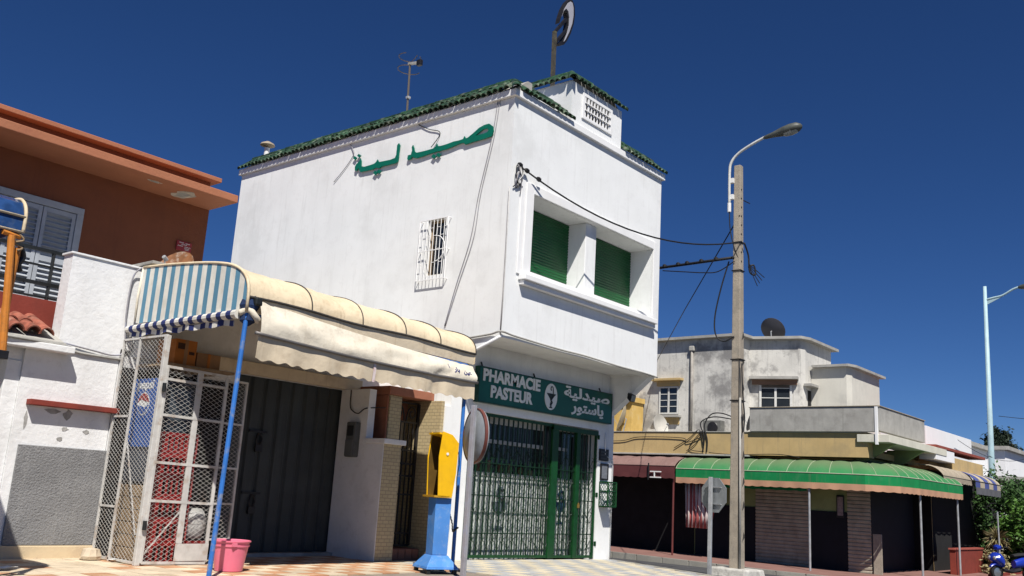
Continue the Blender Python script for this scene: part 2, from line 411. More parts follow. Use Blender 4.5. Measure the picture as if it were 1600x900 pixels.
def _curve_mesh(cu, name, to3d, depth_vec, mat, parent):
    o = bpy.data.objects.new('tmp', cu); COL.objects.link(o); bpy.context.view_layer.update()
    dg = bpy.context.evaluated_depsgraph_get(); me = bpy.data.meshes.new_from_object(o.evaluated_get(dg))
    bm = bmesh.new(); bm.from_mesh(me); bmesh.ops.remove_doubles(bm, verts=bm.verts, dist=1e-5)
    r = bmesh.ops.extrude_face_region(bm, geom=bm.faces[:]); tops = {v for v in r['geom'] if isinstance(v, bmesh.types.BMVert)}
    for v in bm.verts:
        p = Vector(to3d(v.co.x, v.co.y)); v.co = p + (Vector(depth_vec) if v in tops else Vector())
    bmesh.ops.recalc_face_normals(bm, faces=bm.faces)
    mb = MB(); mb.v = [tuple(v.co) for v in bm.verts]; mb.f = [tuple(v.index for v in f.verts) for f in bm.faces]
    bm.free(); bpy.data.objects.remove(o); bpy.data.curves.remove(cu); bpy.data.meshes.remove(me)
    return mb.build(name, mat, parent, fix=True)
def text_curve(s, size, bold=0., spacing=1.):
    cu = bpy.data.curves.new('text', 'FONT'); cu.body = s; cu.size = size; cu.offset = bold; cu.space_character = spacing; cu.resolution_u = 3
    return cu
def text_extent(s, size, bold=0., spacing=1.):
    cu = text_curve(s, size, bold, spacing); o = bpy.data.objects.new('tmp', cu); COL.objects.link(o); bpy.context.view_layer.update()
    dg = bpy.context.evaluated_depsgraph_get(); me = o.evaluated_get(dg).to_mesh()
    xs = [v.co.x for v in me.vertices] or [0]; r = (min(xs), max(xs))
    bpy.data.objects.remove(o); bpy.data.curves.remove(cu); return r
def text_part(name, s, size, u0, width, v0, to3d, depth_vec, mat, parent, bold=0., glyphwise=False, sy=1.):
    """lettering laid from u0 over the given width on base line v0; one object per word, or one per glyph"""
    a, b = text_extent(s, size, bold); k = width / (b - a)
    if not glyphwise:
        return [_curve_mesh(text_curve(s, size, bold), name, lambda x, y: to3d(u0 + (x - a) * k, v0 + y * sy), depth_vec, mat, parent)]
    out = []
    for i, ch in enumerate(s):
        if ch == ' ': continue
        ex = text_extent(s[:i + 1], size, bold)[1] - text_extent(ch, size, bold)[1]
        out.append(_curve_mesh(text_curve(ch, size, bold), name, lambda x, y: to3d(u0 + (x + ex - a) * k, v0 + y * sy), tuple(d * (1 + .04 * i) for d in depth_vec), mat, parent))
    return out

# ================================================================== GROUND
g = MB()
xs = [-400, -40, 8, 16.4, 20, 24, 27.6, 60, 400]; zs = [-.16, -.16, -.16, -.16, -.38, -.58, -.80, -.95, -1.1]
g.sheet([[(x, y, z) for y in (-400, -60, -10, 0, 8, 16, 24, 40, 400)] for x, z in zip(xs, zs)])
struct(g.build('ground', asphalt))

def zfore(x): return -.0125 * max(0, x - 11.3)
# left pavement: bed + tiles
pav = struct(MB().box(-6, 7.2, -.4, 10.2, 13.6, -.014).build('pavement', pave_bed))
tl_ = MB().box(-.147, -.147, -.03, .147, .147, 0)
tile_meshes = {m.name: mesh_of(tl_, 'paving_tile', m) for m in (pave_cream, pave_terra, pave_grey, pave_sand)}
rp = random.Random(4)
for i in range(21):
    for j in range(9):
        x = 3.9 + .3 * i + .15; y = 9.2 + .3 * j + .15
        if x > 10.2 or y > 11.95: continue
        terra = (i + j) % 2 == 0
        if x < 6.6 and rp.random() < .45: terra = False
        o = inst('paving_tile', tile_meshes[(pave_terra if terra else pave_cream).name], pav, (x, y, rp.uniform(-.002, .002)))
struct(MB().box(-6, 7.05, -.4, 10.2, 7.2, -.004).build('kerb', kerb_stone, bevel=.02))
# pharmacy forecourt: bed polygon + tiles, kerb along its street edge
edge = [(16.36, 10.72), (15.62, 9.11), (15.06, 7.95), (14.4, 6.9), (13.2, 6.2)]
fc = MB(); poly = [(10.2, 10.72)] + edge + [(10.2, 6.2)]
fc.add([(x, y, zfore(x) - .016) for x, y in poly] + [(x, y, -.5) for x, y in poly],
       [tuple(range(7)), tuple(range(7, 14))] + [(i, (i + 1) % 7, 7 + (i + 1) % 7, 7 + i) for i in range(7)])
fore = struct(fc.build('forecourt', pave_bed))
def edge_x(y):
    for (x0, y0), (x1, y1) in zip(edge, edge[1:]):
        if y1 <= y <= y0: return lerp(x0, x1, (y0 - y) / (y0 - y1))
    return 13
for i in range(21):
    for j in range(11):
        x = 10.2 + .3 * i + .15; y = 7.4 + .3 * j + .15
        if x + .2 > edge_x(y) or y + .14 > 10.72: continue
        o = inst('paving_tile', tile_meshes[(pave_grey if (i + j) % 2 else pave_sand).name], fore, (x, y, zfore(x) + rp.uniform(-.002, .002)))
kb = MB()
for (x0, y0), (x1, y1) in zip(edge, edge[1:]):
    d = Vector((x1 - x0, y1 - y0, 0)).normalized(); n = Vector((-d.y, d.x, 0)) * .13
    L_ = math.hypot(x1 - x0, y1 - y0); k = max(1, round(L_ / .6))
    for i in range(k):
        a = lerp(0, 1, (i + .012) / k); b = lerp(0, 1, (i + .988) / k)
        P0 = Vector((lerp(x0, x1, a), lerp(y0, y1, a), 0)); P1 = Vector((lerp(x0, x1, b), lerp(y0, y1, b), 0))
        zt = zfore(P0.x) - .002
        kb.hexa([(p.x, p.y, -.45) for p in (P0, P1, P1 + n, P0 + n)] + [(p.x, p.y, zt) for p in (P0, P1, P1 + n, P0 + n)])
struct(kb.build('kerb', kerb_stone, bevel=.012))
# far pavement across the road
def zfar(y): return -.60 - .012 * (17.9 - y)
fp = MB()
ys = [40, 17.9, 12, 8.4, 5]
top = [(27.75, 40), (27.5, 17.9), (27.45, 12), (27.9, 9.4), (29.0, 7.9), (31, 7.55), (60, 7.2)]
inn = [(31.5, 40), (31.5, 17.9), (31.5, 12), (31.5, 11), (31.6, 10.8), (33, 10.8), (60, 10.8)]
fp.sheet([[(*p, zfar(p[1])) for p in top], [(*p, zfar(p[1])) for p in inn]])
struct(fp.build('far_pavement', pavement_red))
fk = MB()
for a, b in zip(top, top[1:]):
    d = Vector((b[0] - a[0], b[1] - a[1], 0)); L_ = d.length; d.normalize(); n = Vector((d.y, -d.x, 0)) * -.16
    k = max(1, round(L_ / 1.0)) if L_ < 25 else 6
    for i in range(k):
        t0 = (i + .008) / k; t1 = (i + .992) / k
        P0 = Vector((lerp(a[0], b[0], t0), lerp(a[1], b[1], t0), 0)); P1 = Vector((lerp(a[0], b[0], t1), lerp(a[1], b[1], t1), 0))
        z0 = zfar(P0.y) + .004; z1 = zfar(P1.y) + .004
        fk.hexa([(P0.x, P0.y, -1.3), (P1.x, P1.y, -1.3), (P1.x + n.x, P1.y + n.y, -1.3), (P0.x + n.x, P0.y + n.y, -1.3),
                 (P0.x, P0.y, z0), (P1.x, P1.y, z1), (P1.x + n.x, P1.y + n.y, z1), (P0.x + n.x, P0.y + n.y, z0)])
struct(fk.build('far_kerb', kerb_stone, bevel=.02))

# ================================================================== PHARMACY BUILDING
ph = thing('pharmacy_building', 'white two-storey corner building with green glazed roof tiles and overhanging upper floor', 'building', (11.33, 10.68, 0))
XL, XR, YF, YB, ZB, ZT = 11.33, 16.33, 9.68, 17.77, 3.62, 7.87
w = MB()
# side wall around its small window (y 11.13-11.58, z 4.85-5.89)
wy0, wy1, wz0, wz1 = 11.13, 11.58, 4.84, 5.89
w.box(XL, YF, ZB, XL + .25, wy0, ZT); w.box(XL, wy1, ZB, XL + .25, YB, ZT)
w.box(XL, wy0, ZB, XL + .25, wy1, wz0); w.box(XL, wy0, wz1, XL + .25, wy1, ZT)
# street wall of the overhanging floor around the window recess
ox0, ox1, oz0, oz1 = 11.955, 16.01, 4.85, 6.25
w.box(XL + .25, YF, ZB, ox0, YF + .25, ZT); w.box(ox1, YF, ZB, XR, YF + .25, ZT)
w.box(ox0, YF, ZB, ox1, YF + .25, oz0); w.box(ox0, YF, oz1, ox1, YF + .25, ZT)
w.box(ox0 - .2, YF + .25, oz0, ox0, YF + .6, oz1); w.box(ox1, YF + .25, oz0, ox1 + .06, YF + .6, oz1)
w.box(ox0 - .2, YF + .25, oz1, ox1 + .06, YF + .6, oz1 + .1); w.box(ox0 - .2, YF + .25, oz0 - .1, ox1 + .06, YF + .6, oz0)
w.box(ox0 - .2, YF + .6, oz0 - .1, ox1 + .06, YF + .7, oz1 + .1)
w.box(XR - .25, YF + .25, ZB, XR, YB, ZT); w.box(XL + .25, YB - .25, ZB, XR - .25, YB, ZT)
w.box(XL + .25, YF + .25, ZT - .15, XR - .25, YB - .25, ZT)
w.box(XL + .25, YF + .25, ZB + .04, XR - .25, YB - .25, ZB + .2)
# ground floor
w.box(11.2, 10.68, -.4, 11.83, 11.1, 2.485); w.box(XL, 10.68, 2.485, XR, 11.1, ZB + .04); w.box(15.77, 10.68, -.5, XR, 11.1, 2.485)
w.box(XR - .25, 11.1, -.5, XR, YB, ZB); w.box(XL, 11.1, -.4, XL + .25, YB, ZB); w.box(XL + .25, YB - .25, -.4, XR - .25, YB, ZB)
w.build('wall', plaster_white, ph)
# recess back is split by a pier
B('pier', plaster_white, ph, (13.77, 9.785, 4.852, 14.12, 10.27, 6.249), bevel=.01)
# surround, sill
B('window_surround', trim_white, ph, (11.74, 9.63, 4.76, 11.953, 9.679, 6.42), (11.953, 9.63, 6.252, 16.012, 9.679, 6.42), (16.012, 9.63, 4.76, 16.12, 9.679, 6.42), (11.62, 9.655, 4.76, 11.739, 9.679, 6.44), bevel=.008)
sl = MB().box(11.69, 9.52, 4.66, 16.06, 9.679, 4.757); sl.box(11.72, 9.57, 4.58, 16.04, 9.679, 4.659); sl.box(11.955, 9.62, 4.758, 16.01, 9.7, 4.851)
sl.build('window_sill', trim_white, ph, bevel=.01)
B('threshold', trim_white, ph, (11.957, 9.701, 4.84, 16.008, 10.27, 4.853), bevel=0)
# green roller shutters: ribbed slats
def roller(x0, x1, y, z0, z1, pitch, name, mat, parent, axis='y', depth=.012):
    m = MB(); n = max(2, int((z1 - z0) / pitch)); prof = []
    for i in range(n):
        za = z0 + (z1 - z0) * i / n; h = (z1 - z0) / n
        prof += [(0, za), (-depth, za + h * .25), (-depth, za + h * .75), (0, za + h * .97)]
    prof.append((0, z1))
    if axis == 'y': m.sheet([[(x0, y + d, z) for d, z in prof], [(x1, y + d, z) for d, z in prof]])
    else: m.sheet([[(y + d, x0, z) for d, z in prof], [(y + d, x1, z) for d, z in prof]])
    return m.build(name, mat, parent, fix=False)
for a, b in ((11.96, 13.768), (14.122, 16.008)):
    roller(a, b, 10.2, 4.856, 6.24, .055, 'roller_shutter', shutter_green, ph)
    B('shutter_rail', shutter_green, ph, (a, 10.165, 4.855, b, 10.185, 4.90))
# cornice
cn = MB(); e = .06
cn.box(XL - e, YF - e, 7.872, XR + e, YF + .3, 8.0); cn.box(XL - e, YF + .3, 7.872, XL + .3, YB + e, 8.0)
cn.box(XR - .3, YF + .3, 7.872, XR + e, YB + e, 8.0); cn.box(XL + .3, YB - .3, 7.872, XR - .3, YB + e, 8.0)
cn.build('cornice', trim_white, ph, bevel=.008)
# soffit brackets under the overhang
for x0, x1, zl in ((16.12, 16.327, 2.83), (11.335, 11.42, 3.30)):
    MB().prism([(9.72, ZB - .001), (10.679, ZB - .001), (10.679, zl)], 'x', x0, x1).build('bracket', plaster_white, ph)
# conduit run along the bottom edge of the overhang
MB().tube(smooth_path([(11.3, 10.6, 3.62), (11.3, 9.9, 3.665), (11.305, 9.655, 3.70), (11.7, 9.65, 3.68), (12.9, 9.65, 3.655), (13.7, 9.65, 3.66), (14.8, 9.65, 3.63), (15.7, 9.65, 3.63), (16.3, 9.65, 3.61)], 6), .018, 6).build('conduit', concrete_pale, ph, smooth=True)
MB().tube([(11.3, 9.66, 3.64), (11.305, 9.655, 4.4), (11.31, 9.665, 5.3), (11.3, 9.66, 6.2)], .010, 6).build('conduit', cable_pale, ph, smooth=True)
MB().tube([(11.30, 9.66, 3.62), (11.32, 10.2, 3.42), (11.32, 10.64, 3.22)], .03, 6).build('conduit', trim_white, ph, smooth=True)
MB().tube([(15.99, 10.65, 2.45), (16.0, 10.655, 2.0), (16.3, 10.66, 1.9), (16.305, 10.66, -.06)], .012, 6).build('conduit', trim_white, ph, smooth=True)
# small barred side window
wn_ = B('window', dark_inside, ph, (XL + .16, wy0 + .002, wz0 + .002, XL + .2, wy1 - .002, wz1 - .002), bevel=0)
B('pane', glass_dark, wn_, (XL + .14, wy0 + .03, wz0 + .03, XL + .15, wy1 - .03, wz1 - .03), bevel=0)
B('window_frame', wood_tan, wn_, (XL + .10, wy0 + .001, wz0 + .001, XL + .155, wy0 + .04, wz1 - .001), (XL + .10, wy1 - .04, wz0 + .001, XL + .155, wy1 - .001, wz1 - .001), (XL + .10, wy0 + .04, wz0 + .001, XL + .155, wy1 - .04, wz0 + .04), (XL + .10, wy0 + .04, wz1 - .04, XL + .155, wy1 - .04, wz1 - .001))
gy0, gy1, gx = 11.0, 11.70, XL - .075
gr_ = MB()
for z in (4.74, 5.86): gr_.bar((gx, gy0, z), (gx, gy1, z), .016)
for z in (5.28,): gr_.bar((gx, gy0 - .006, z), (gx, gy1 + .006, z), .012)
for y in (gy0, gy1): gr_.bar((gx, y, 4.735), (gx, y, 5.865), .014)
for y in (gy0, gy1):
    for z in (4.74, 5.28, 5.86): gr_.bar((gx, y, z), (XL + .02, y, z - .0), .012)
wg = gr_.build('window_grille', trim_white, ph)
for i in range(1, 8):
    y = lerp(gy0, gy1, i / 8)
    MB().bar((gx, y, 4.74), (gx, y, 5.86), .010).build('grille_bar', trim_white, wg)
for i in range(8):
    y = lerp(gy0, gy1, i / 8); y2 = lerp(gy0, gy1, (i + 1) / 8)
    for z in ((5.05, 5.55) if i % 2 else (5.3, 5.7)): MB().bar((gx, y, z), (gx, y2, z), .008).build('grille_bar', trim_white, wg)
MB().tube([(gx - .005, 11.28 + .24 * math.cos(t / 10 * 3.1 + 1.57), 5.3 + .24 * math.sin(t / 10 * 3.1 + 1.57)) for t in range(11)], .009, 5).build('grille_hoop', trim_white, wg)

# roof tiles: every glazed barrel tile is a piece
def barrel(L, r0, r1, th=.014, n=7):
    m = MB(); rows = []
    for x, r in ((0, r0), (L, r1)):
        rows.append([(x, r * math.cos(math.pi * k / n), r * math.sin(math.pi * k / n)) for k in range(n + 1)])
    inner = [[(x, (r - th) * math.cos(math.pi * k / n), (r - th) * math.sin(math.pi * k / n)) for k in range(n + 1)] for x, r in ((0, r0), (L, r1))]
    o0 = [v for v in rows[0]] + [v for v in rows[1]] + [v for v in inner[0]] + [v for v in inner[1]]
    k = n + 1; fs = []
    for i in range(n):
        fs += [(i, i + 1, k + i + 1, k + i), (2 * k + i, 3 * k + i, 3 * k + i + 1, 2 * k + i + 1), (k + i, k + i + 1, 3 * k + i + 1, 3 * k + i), (i, 2 * k + i, 2 * k + i + 1, i + 1)]
    fs += [(0, k, 3 * k, 2 * k), (n, 2 * k + n, 3 * k + n, k + n)]
    return m.add(o0, fs)
tmesh = mesh_of(barrel(.27, .056, .066), 'roof_tile', tile_green, True)
ridge_mesh = mesh_of(barrel(.36, .075, .085), 'ridge_tile', tile_green, True)
def tile_row(parent, a, b, out, z, tilt, over, pitch=.132, courses=2, e0=.05, e1=.05, m0=0, m1=0):
    """tiles along edge a->b (2-D), their lower ends overhanging in direction out"""
    a = Vector(a); b = Vector(b); L_ = (b - a).length; n = max(1, round(L_ / pitch)); out = Vector(out)
    rz = math.atan2(out.y, out.x)
    for c in range(courses):
        for i in range(n):
            p = a.lerp(b, (i + .5) / n)
            back = .27 * math.cos(tilt) - over + c * .19
            t_ = (p - a).length
            if (m0 and t_ < back * .95 + .06) or (m1 and L_ - t_ < back * .95 + .06): continue
            q = p - out * back; zz = z + .27 * math.sin(tilt) + c * (.19 * math.tan(tilt) + .004) + rp.uniform(-.006, .006)
            inst('roof_tile', tmesh, parent, (q.x, q.y, zz), (rp.uniform(-.05, .05), tilt + rp.uniform(-.04, .04), rz + rp.uniform(-.05, .05)))
    d = (b - a).normalized(); k = max(1, round(L_ / .33)); rz2 = math.atan2(d.y, d.x)
    for i in range(k):
        p = (a + d * e0).lerp(b - d * (e1 + .33), i / max(1, k - 1)) - out * (.27 * math.cos(tilt) - over + .19 * (courses - 1))
        inst('ridge_tile', ridge_mesh, parent, (p.x, p.y, z + .27 * math.sin(tilt) + (courses - 1) * .19 * math.tan(tilt) + rp.uniform(-.004, .004)), (0, 0, rz2 + rp.uniform(-.02, .02)))
TT = math.radians(40)
bed = MB()
bed.prism([(XL - .04, 8.001), (XL + .42, 8.001), (XL + .42, 8.27), (XL + .30, 8.27)], 'y', YF - .02, YB)
bed.prism([(YF - .04, 8.001), (YF + .42, 8.001), (YF + .42, 8.265), (YF + .30, 8.265)], 'x', XL + .4, 12.99)
bed.prism([(YF - .04, 8.001), (YF + .42, 8.001), (YF + .42, 8.265), (YF + .30, 8.265)], 'x', 14.76, XR + .03)
bed.build('roof_bed', concrete_pale, ph)
tile_row(ph, (XL, YF - .08), (XL, YB + .05), (-1, 0), 8.0, TT, .10, e0=.40, m0=1)
tile_row(ph, (XL - .02, YF), (12.97, YF), (0, -1), 8.0, TT, .10, e0=.34, m0=1)
inst('hip_tile', ridge_mesh, ph, (XL + .24, YF + .24, 8.285), (0, math.radians(32), math.radians(225)))
inst('hip_tile', ridge_mesh, ph, (XL + .10, YF + .10, 8.17), (0, math.radians(36), math.radians(225)))
tile_row(ph, (14.78, YF), (XR + .06, YF), (0, -1), 8.0, TT, .10)
# stair tower on the roof
tw = MB(); tx0, tx1, ty0, ty1, tz0, tz1 = 13.0, 14.73, 9.70, 10.75, 8.001, 8.86
hx0, hx1, hz0, hz1 = 13.38, 14.31, 8.26, 8.69
tw.box(tx0, ty0, tz0, hx0, ty0 + .16, tz1); tw.box(hx1, ty0, tz0, tx1, ty0 + .16, tz1); tw.box(hx0, ty0, tz0, hx1, ty0 + .16, hz0); tw.box(hx0, ty0, hz1, hx1, ty0 + .16, tz1)
tw.box(tx0, ty0 + .16, tz0, tx0 + .15, ty1, tz1); tw.box(tx1 - .15, ty0 + .16, tz0, tx1, ty1, tz1); tw.box(tx0 + .15, ty1 - .15, tz0, tx1 - .15, ty1, tz1); tw.box(tx0 + .15, ty0 + .16, tz1 - .1, tx1 - .15, ty1 - .15, tz1)
tower = tw.build('stair_tower', plaster_white, ph)
B('window_frame', trim_white, tower, (hx0 - .05, ty0 - .03, hz0 - .05, hx0 + .02, ty0 - .001, hz1 + .05), (hx1 - .02, ty0 - .03, hz0 - .05, hx1 + .05, ty0 - .001, hz1 + .05), (hx0 + .02, ty0 - .03, hz0 - .05, hx1 - .02, ty0 - .001, hz0 + .015), (hx0 + .02, ty0 - .03, hz1 - .015, hx1 - .02, ty0 - .001, hz1 + .05))
B('window_pane', dark_inside, tower, (hx0 - .01, ty0 + .1, hz0 - .01, hx1 + .01, ty0 + .158, hz1 + .01), bevel=0)
for i in range(9):
    x = lerp(hx0 + .05, hx1 - .05, i / 8); MB().bar((x, ty0 - .012, hz0 + .016), (x, ty0 - .012, hz1 - .016), .028 if i not in (1, 6) else .05, .02, (0, 1, 0)).build('window_bar', trim_white, tower)
for z in (8.40, 8.55): MB().bar((hx0 + .02, ty0 - .034, z), (hx1 - .02, ty0 - .034, z), .02).build('window_bar', trim_white, tower)
MB().prism([(tx0 - .02, tz1 + .001), (tx1 + .02, tz1 + .001), (tx1 - .3, tz1 + .18), (tx0 + .3, tz1 + .18)], 'y', ty0 + .05, ty1).build('tower_roof_bed', concrete_pale, ph)
tile_row(ph, (tx0 - .06, ty0), (tx1 + .08, ty0), (0, -1), tz1 + .015, TT, .09, courses=1, e0=.2, e1=.1, m0=1)
tile_row(ph, (tx0, ty0 - .06), (tx0, ty1 + .1), (-1, 0), tz1 + .015, TT, .09, courses=1, e0=.2, m0=1)
inst('hip_tile', ridge_mesh, ph, (tx0 + .12, ty0 + .12, tz1 + .20), (0, math.radians(36), math.radians(225)))

# shop window behind the grille
sf = MB(); sf.box(11.83, 10.90, -.03, 15.77, 10.92, 1.46)
sf.build('shop_panel', M('frosted_panel', (.56, .59, .56), .6, .1, 2, .1, 20, stain=((.28, .31, .29), .7, 1.6)), ph)
B('shop_glass', M_glass('shop_glass', (.030, .036, .036), .12), ph, (11.83, 10.93, 1.46, 15.77, 10.95, 2.484), bevel=0)
B('window_mullion', M('mullion', (.42, .43, .42), .6, .1, 4), ph, (11.84, 10.89, 1.98, 14.2, 10.929, 2.05), (14.55, 10.89, 2.0, 15.0, 10.929, 2.06), (11.84, 10.89, 2.33, 14.2, 10.929, 2.47), (14.55, 10.89, 2.38, 15.75, 10.929, 2.47), (11.83, 10.88, 1.40, 15.77, 10.899, 1.47))
B('door_leaf', M('door_leaf', (.05, .055, .055), .5), ph, (15.18, 10.895, 0.0, 15.5, 10.899, 2.3), bevel=0)
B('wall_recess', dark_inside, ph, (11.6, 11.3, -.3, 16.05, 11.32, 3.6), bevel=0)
def goblet(cx, cz, s, mat, y):
    pts = [(-.5, .42), (-.42, .18), (-.2, -.02), (-.07, -.1), (-.06, -.55), (-.3, -.68), (-.3, -.74), (.3, -.74), (.3, -.68), (.06, -.55), (.07, -.1), (.2, -.02), (.42, .18), (.5, .42)]
    o = flat_curve('bowl_emblem', [[(cx + a * s, cz + b * s) for a, b in pts]], lambda x, z: (x, y, z), (0, -.003, 0), mat, ph)
    path = [(.25, .2), (.2, .55), (-.1, .62), (-.2, .85), (.0, 1.0), (.16, .9)]
    MB().tube(smooth_path([(cx + a * s, y - .012, cz + b * s) for a, b in path], 5), .03 * s / .4, 6).build('snake_emblem', mat, ph, smooth=True)
emb_dark = M('emblem_dark', (.09, .11, .13), .6, .2, 5)
goblet(13.0, .78, .42, emb_dark, 10.888); goblet(14.85, .86, .36, M('emblem_blue', (.02, .045, .10), .6, .2, 5), 10.888)
# goods silhouettes on the shelf inside
for i in range(12):
    x = 12.3 + .145 * i + rp.uniform(-.02, .02); h = rp.uniform(.08, .22)
    B('medicine_box', M('goods%d' % (i % 4), ((.10, .03, .02), (.03, .05, .05), (.12, .09, .06), (.02, .02, .04))[i % 4], .6), ph, (x, 10.87, 1.475, x + .12, 10.895, 1.475 + h), bevel=0)

# ------------------------------------------------------------------ security grille
iron_bar = M('iron_bar_green', (.002, .020, .006), .5, .3, 9)
gr = thing('security_grille', 'dark green wrought iron folding grille closing the pharmacy front', 'grille', (13.8, 10.7, -.02))
GX0, GX1, GZ1 = 11.85, 15.76, 2.46
def gz(x): return zfore(x) + .02
for x in (11.87, 15.74): MB().bar((x, 10.72, gz(x)), (x, 10.72, GZ1), .05, .04, (0, 1, 0)).build('stile', iron_green, gr, bevel=.004)
for x, wd in ((14.34, .20), (15.11, .13)): MB().bar((x, 10.715, gz(x)), (x, 10.715, GZ1 - .03), wd, .05, (0, 1, 0)).build('stile', iron_green, gr, bevel=.004)
for z, h in ((.03, .05), (GZ1 - .02, .05)): MB().bar((GX0, 10.722, z + (gz(GX0))), (GX1, 10.722, z + gz(GX1) * (z < 1)), .03, h).build('rail', iron_green, gr)
MB().bar((14.24, 10.70, GZ1 - .045), (GX1, 10.70, GZ1 - .045), .06, .09).build('rail', iron_green, gr)
for z in (.42, 1.06, 1.62): MB().bar((GX0, 10.725, z), (GX1, 10.725, z), .014, .018).build('rail', iron_bar, gr)
bx = 11.98; nb = 0
sc_path = [(.0, 0, -.11), (.045, 0, -.10), (.055, 0, -.06), (.03, 0, -.035), (.012, 0, -.055), (0, 0, -.03), (-.012, 0, .0), (-.05, 0, .05), (-.045, 0, .09), (-.015, 0, .1), (-.005, 0, .075)]
scm = mesh_of(MB().tube(smooth_path(sc_path, 3), .005, 5), 'scroll', iron_bar, True)
while bx < 15.7:
    if abs(bx - 14.34) > .11 and abs(bx - 15.11) > .08:
        MB().bar((bx, 10.735, gz(bx) + .03), (bx, 10.735, GZ1 - .03), .034, .012, (0, 1, 0)).build('bar', iron_bar, gr)
        for z in (.24, .74, 1.34, 1.80):
            if rp.random() < .93: inst('scroll', scm, gr, (bx + .07, 10.722, z), (0, (0, math.pi)[nb % 2], 0), (1, 1, 1 if nb % 2 else -1))
        nb += 1
    bx += .138
ml = MB()
for (u0, u1) in ((11.9, 14.24), (14.45, 15.04), (15.18, 15.72)):
    for a, b in diamond_lines(u0, u1, .04, 1.60, .045, .075):
        ml.bar((a[0], 10.755, a[1]), (b[0], 10.755, b[1]), .0026, .003, (0, 1, 0))
stuff(ml.build('mesh', iron_green, gr, fix=False))
for z in (.2, 1.15, 2.3): B('hinge', iron_green, gr, (15.765, 10.66, z, 15.80, 10.70, z + .09))
B('padlock', M('brass', (.35, .22, .06), .4, metal=.6), gr, (15.12, 10.66, .92, 15.18, 10.688, .99), (15.13, 10.665, .99, 15.17, 10.68, 1.02))

# ------------------------------------------------------------------ shop sign
sg = thing('shop_sign', 'long dark green board sign with white French and Arabic lettering', 'sign', (13.96, 10.62, 2.65))
B('board', sign_green, sg, (11.88, 10.565, 2.64, 16.05, 10.674, 3.25), bevel=.008)
B('edge_trim', M('sign_edge', (.004, .05, .032), .4), sg, (11.872, 10.56, 2.632, 11.879, 10.672, 3.258), (16.051, 10.56, 2.632, 16.058, 10.672, 3.258), (11.88, 10.56, 3.251, 16.05, 10.672, 3.258), (11.88, 10.56, 2.632, 16.05, 10.672, 2.639), bevel=0)
F3 = lambda x, z: (x, 10.5645, z)
text_part('lettering', 'PHARMACIE', .285, 11.965, 1.63, 3.02, F3, (0, -.012, 0), sign_white, sg, bold=.011)
text_part('lettering', 'PASTEUR', .285, 12.19, 1.19, 2.75, F3, (0, -.012, 0), sign_white, sg, bold=.011)
text_part('arabic_letter', "\uFE94\uFEF4\uFEDF\uFEAA\uFEF4\uFEBB", .275, 14.36, 1.58, 3.025, F3, (0, -.010, 0), sign_white, sg, bold=.008, glyphwise=True)
text_part('arabic_letter', "\uFEAD\uFEEE\uFE98\uFEB3\uFE8E\uFB58", .275, 14.62, 1.11, 2.765, F3, (0, -.010, 0), sign_white, sg, bold=.008, glyphwise=True)
ov = flat_curve('emblem_disc', [[(13.945 + .195 * math.cos(t * math.pi / 16), 2.955 + .25 * math.sin(t * math.pi / 16)) for t in range(32)]], F3, (0, -.008, 0), sign_white, sg)
F4 = lambda x, z: (x, 10.556, z); eb = M('emblem_black', (.02, .03, .028), .5)
flat_curve('bowl', [[(13.945 + a, 2.955 + b) for a, b in ((-.15, .06), (-.08, .0), (-.03, -.05), (-.012, -.09), (-.03, -.14), (-.012, -.18), (-.06, -.215), (.06, -.215), (.012, -.18), (.03, -.14), (.012, -.09), (.03, -.05), (.08, .0), (.15, .06))]], F4, (0, -.004, 0), eb, sg)
MB().tube(smooth_path([(13.945 + a, 10.55, 2.955 + b) for a, b in ((-.035, -.16), (.04, -.11), (-.03, -.05), (.05, .0), (.05, .12), (.035, .18), (-.01, .19), (-.025, .14), (.0, .12))], 4), .009, 5).build('snake', eb, sg, smooth=True)
for x in (12.0, 13.5, 15.7): MB().bar((x, 10.62, 3.25), (x, 10.66, 3.34), .02).build('fixing', iron_dark, sg)

# ------------------------------------------------------------------ fittings on the pharmacy's right pilaster
o = thing('wall_plate', 'small black plate with grid of slots, topmost on the white pilaster', 'plate', (15.95, 10.66, 1.88))
B('plate', iron_black, o, (15.80, 10.65, 1.88, 16.13, 10.678, 2.12))
for i in range(3): B('slot', M('slot_grey', (.05, .05, .05), .5), o, (15.83, 10.643, 1.91 + .065 * i, 16.10, 10.649, 1.95 + .065 * i), bevel=0)
o = thing('notice_frame', 'dark framed notice below the black plate on the pilaster', 'notice', (15.99, 10.66, 1.5))
B('frame', iron_black, o, (15.86, 10.645, 1.50, 16.14, 10.678, 1.53), (15.86, 10.645, 1.80, 16.14, 10.678, 1.83), (15.86, 10.645, 1.53, 15.89, 10.678, 1.80), (16.11, 10.645, 1.53, 16.14, 10.678, 1.80))
B('notice', M('notice_grey', (.16, .17, .19), .5, .2, 20), o, (15.89, 10.66, 1.53, 16.11, 10.676, 1.80), bevel=0)
mbx = thing('mesh_box', 'green wire mesh box projecting from the white pilaster', 'box', (16.02, 10.6, .95))
mbf = MB(); x0, x1, y0, y1, z0, z1 = 15.86, 16.16, 10.46, 10.67, .98, 1.46
for x in (x0, x1):
    for y in (y0, y1): mbf.bar((x, y, z0), (x, y, z1), .022)
for z in (z0, z1, 1.28):
    for y in (y0, y1): mbf.bar((x0, y, z), (x1, y, z), .02)
    for x in (x0, x1): mbf.bar((x, y0, z), (x, y1, z), .02)
mbf.build('frame', iron_green, mbx)
mm = MB()
for a, b in diamond_lines(x0, x1, z0, z1, .03, .04): mm.bar((a[0], y0, a[1]), (b[0], y0, b[1]), .006, .006, (0, 1, 0))
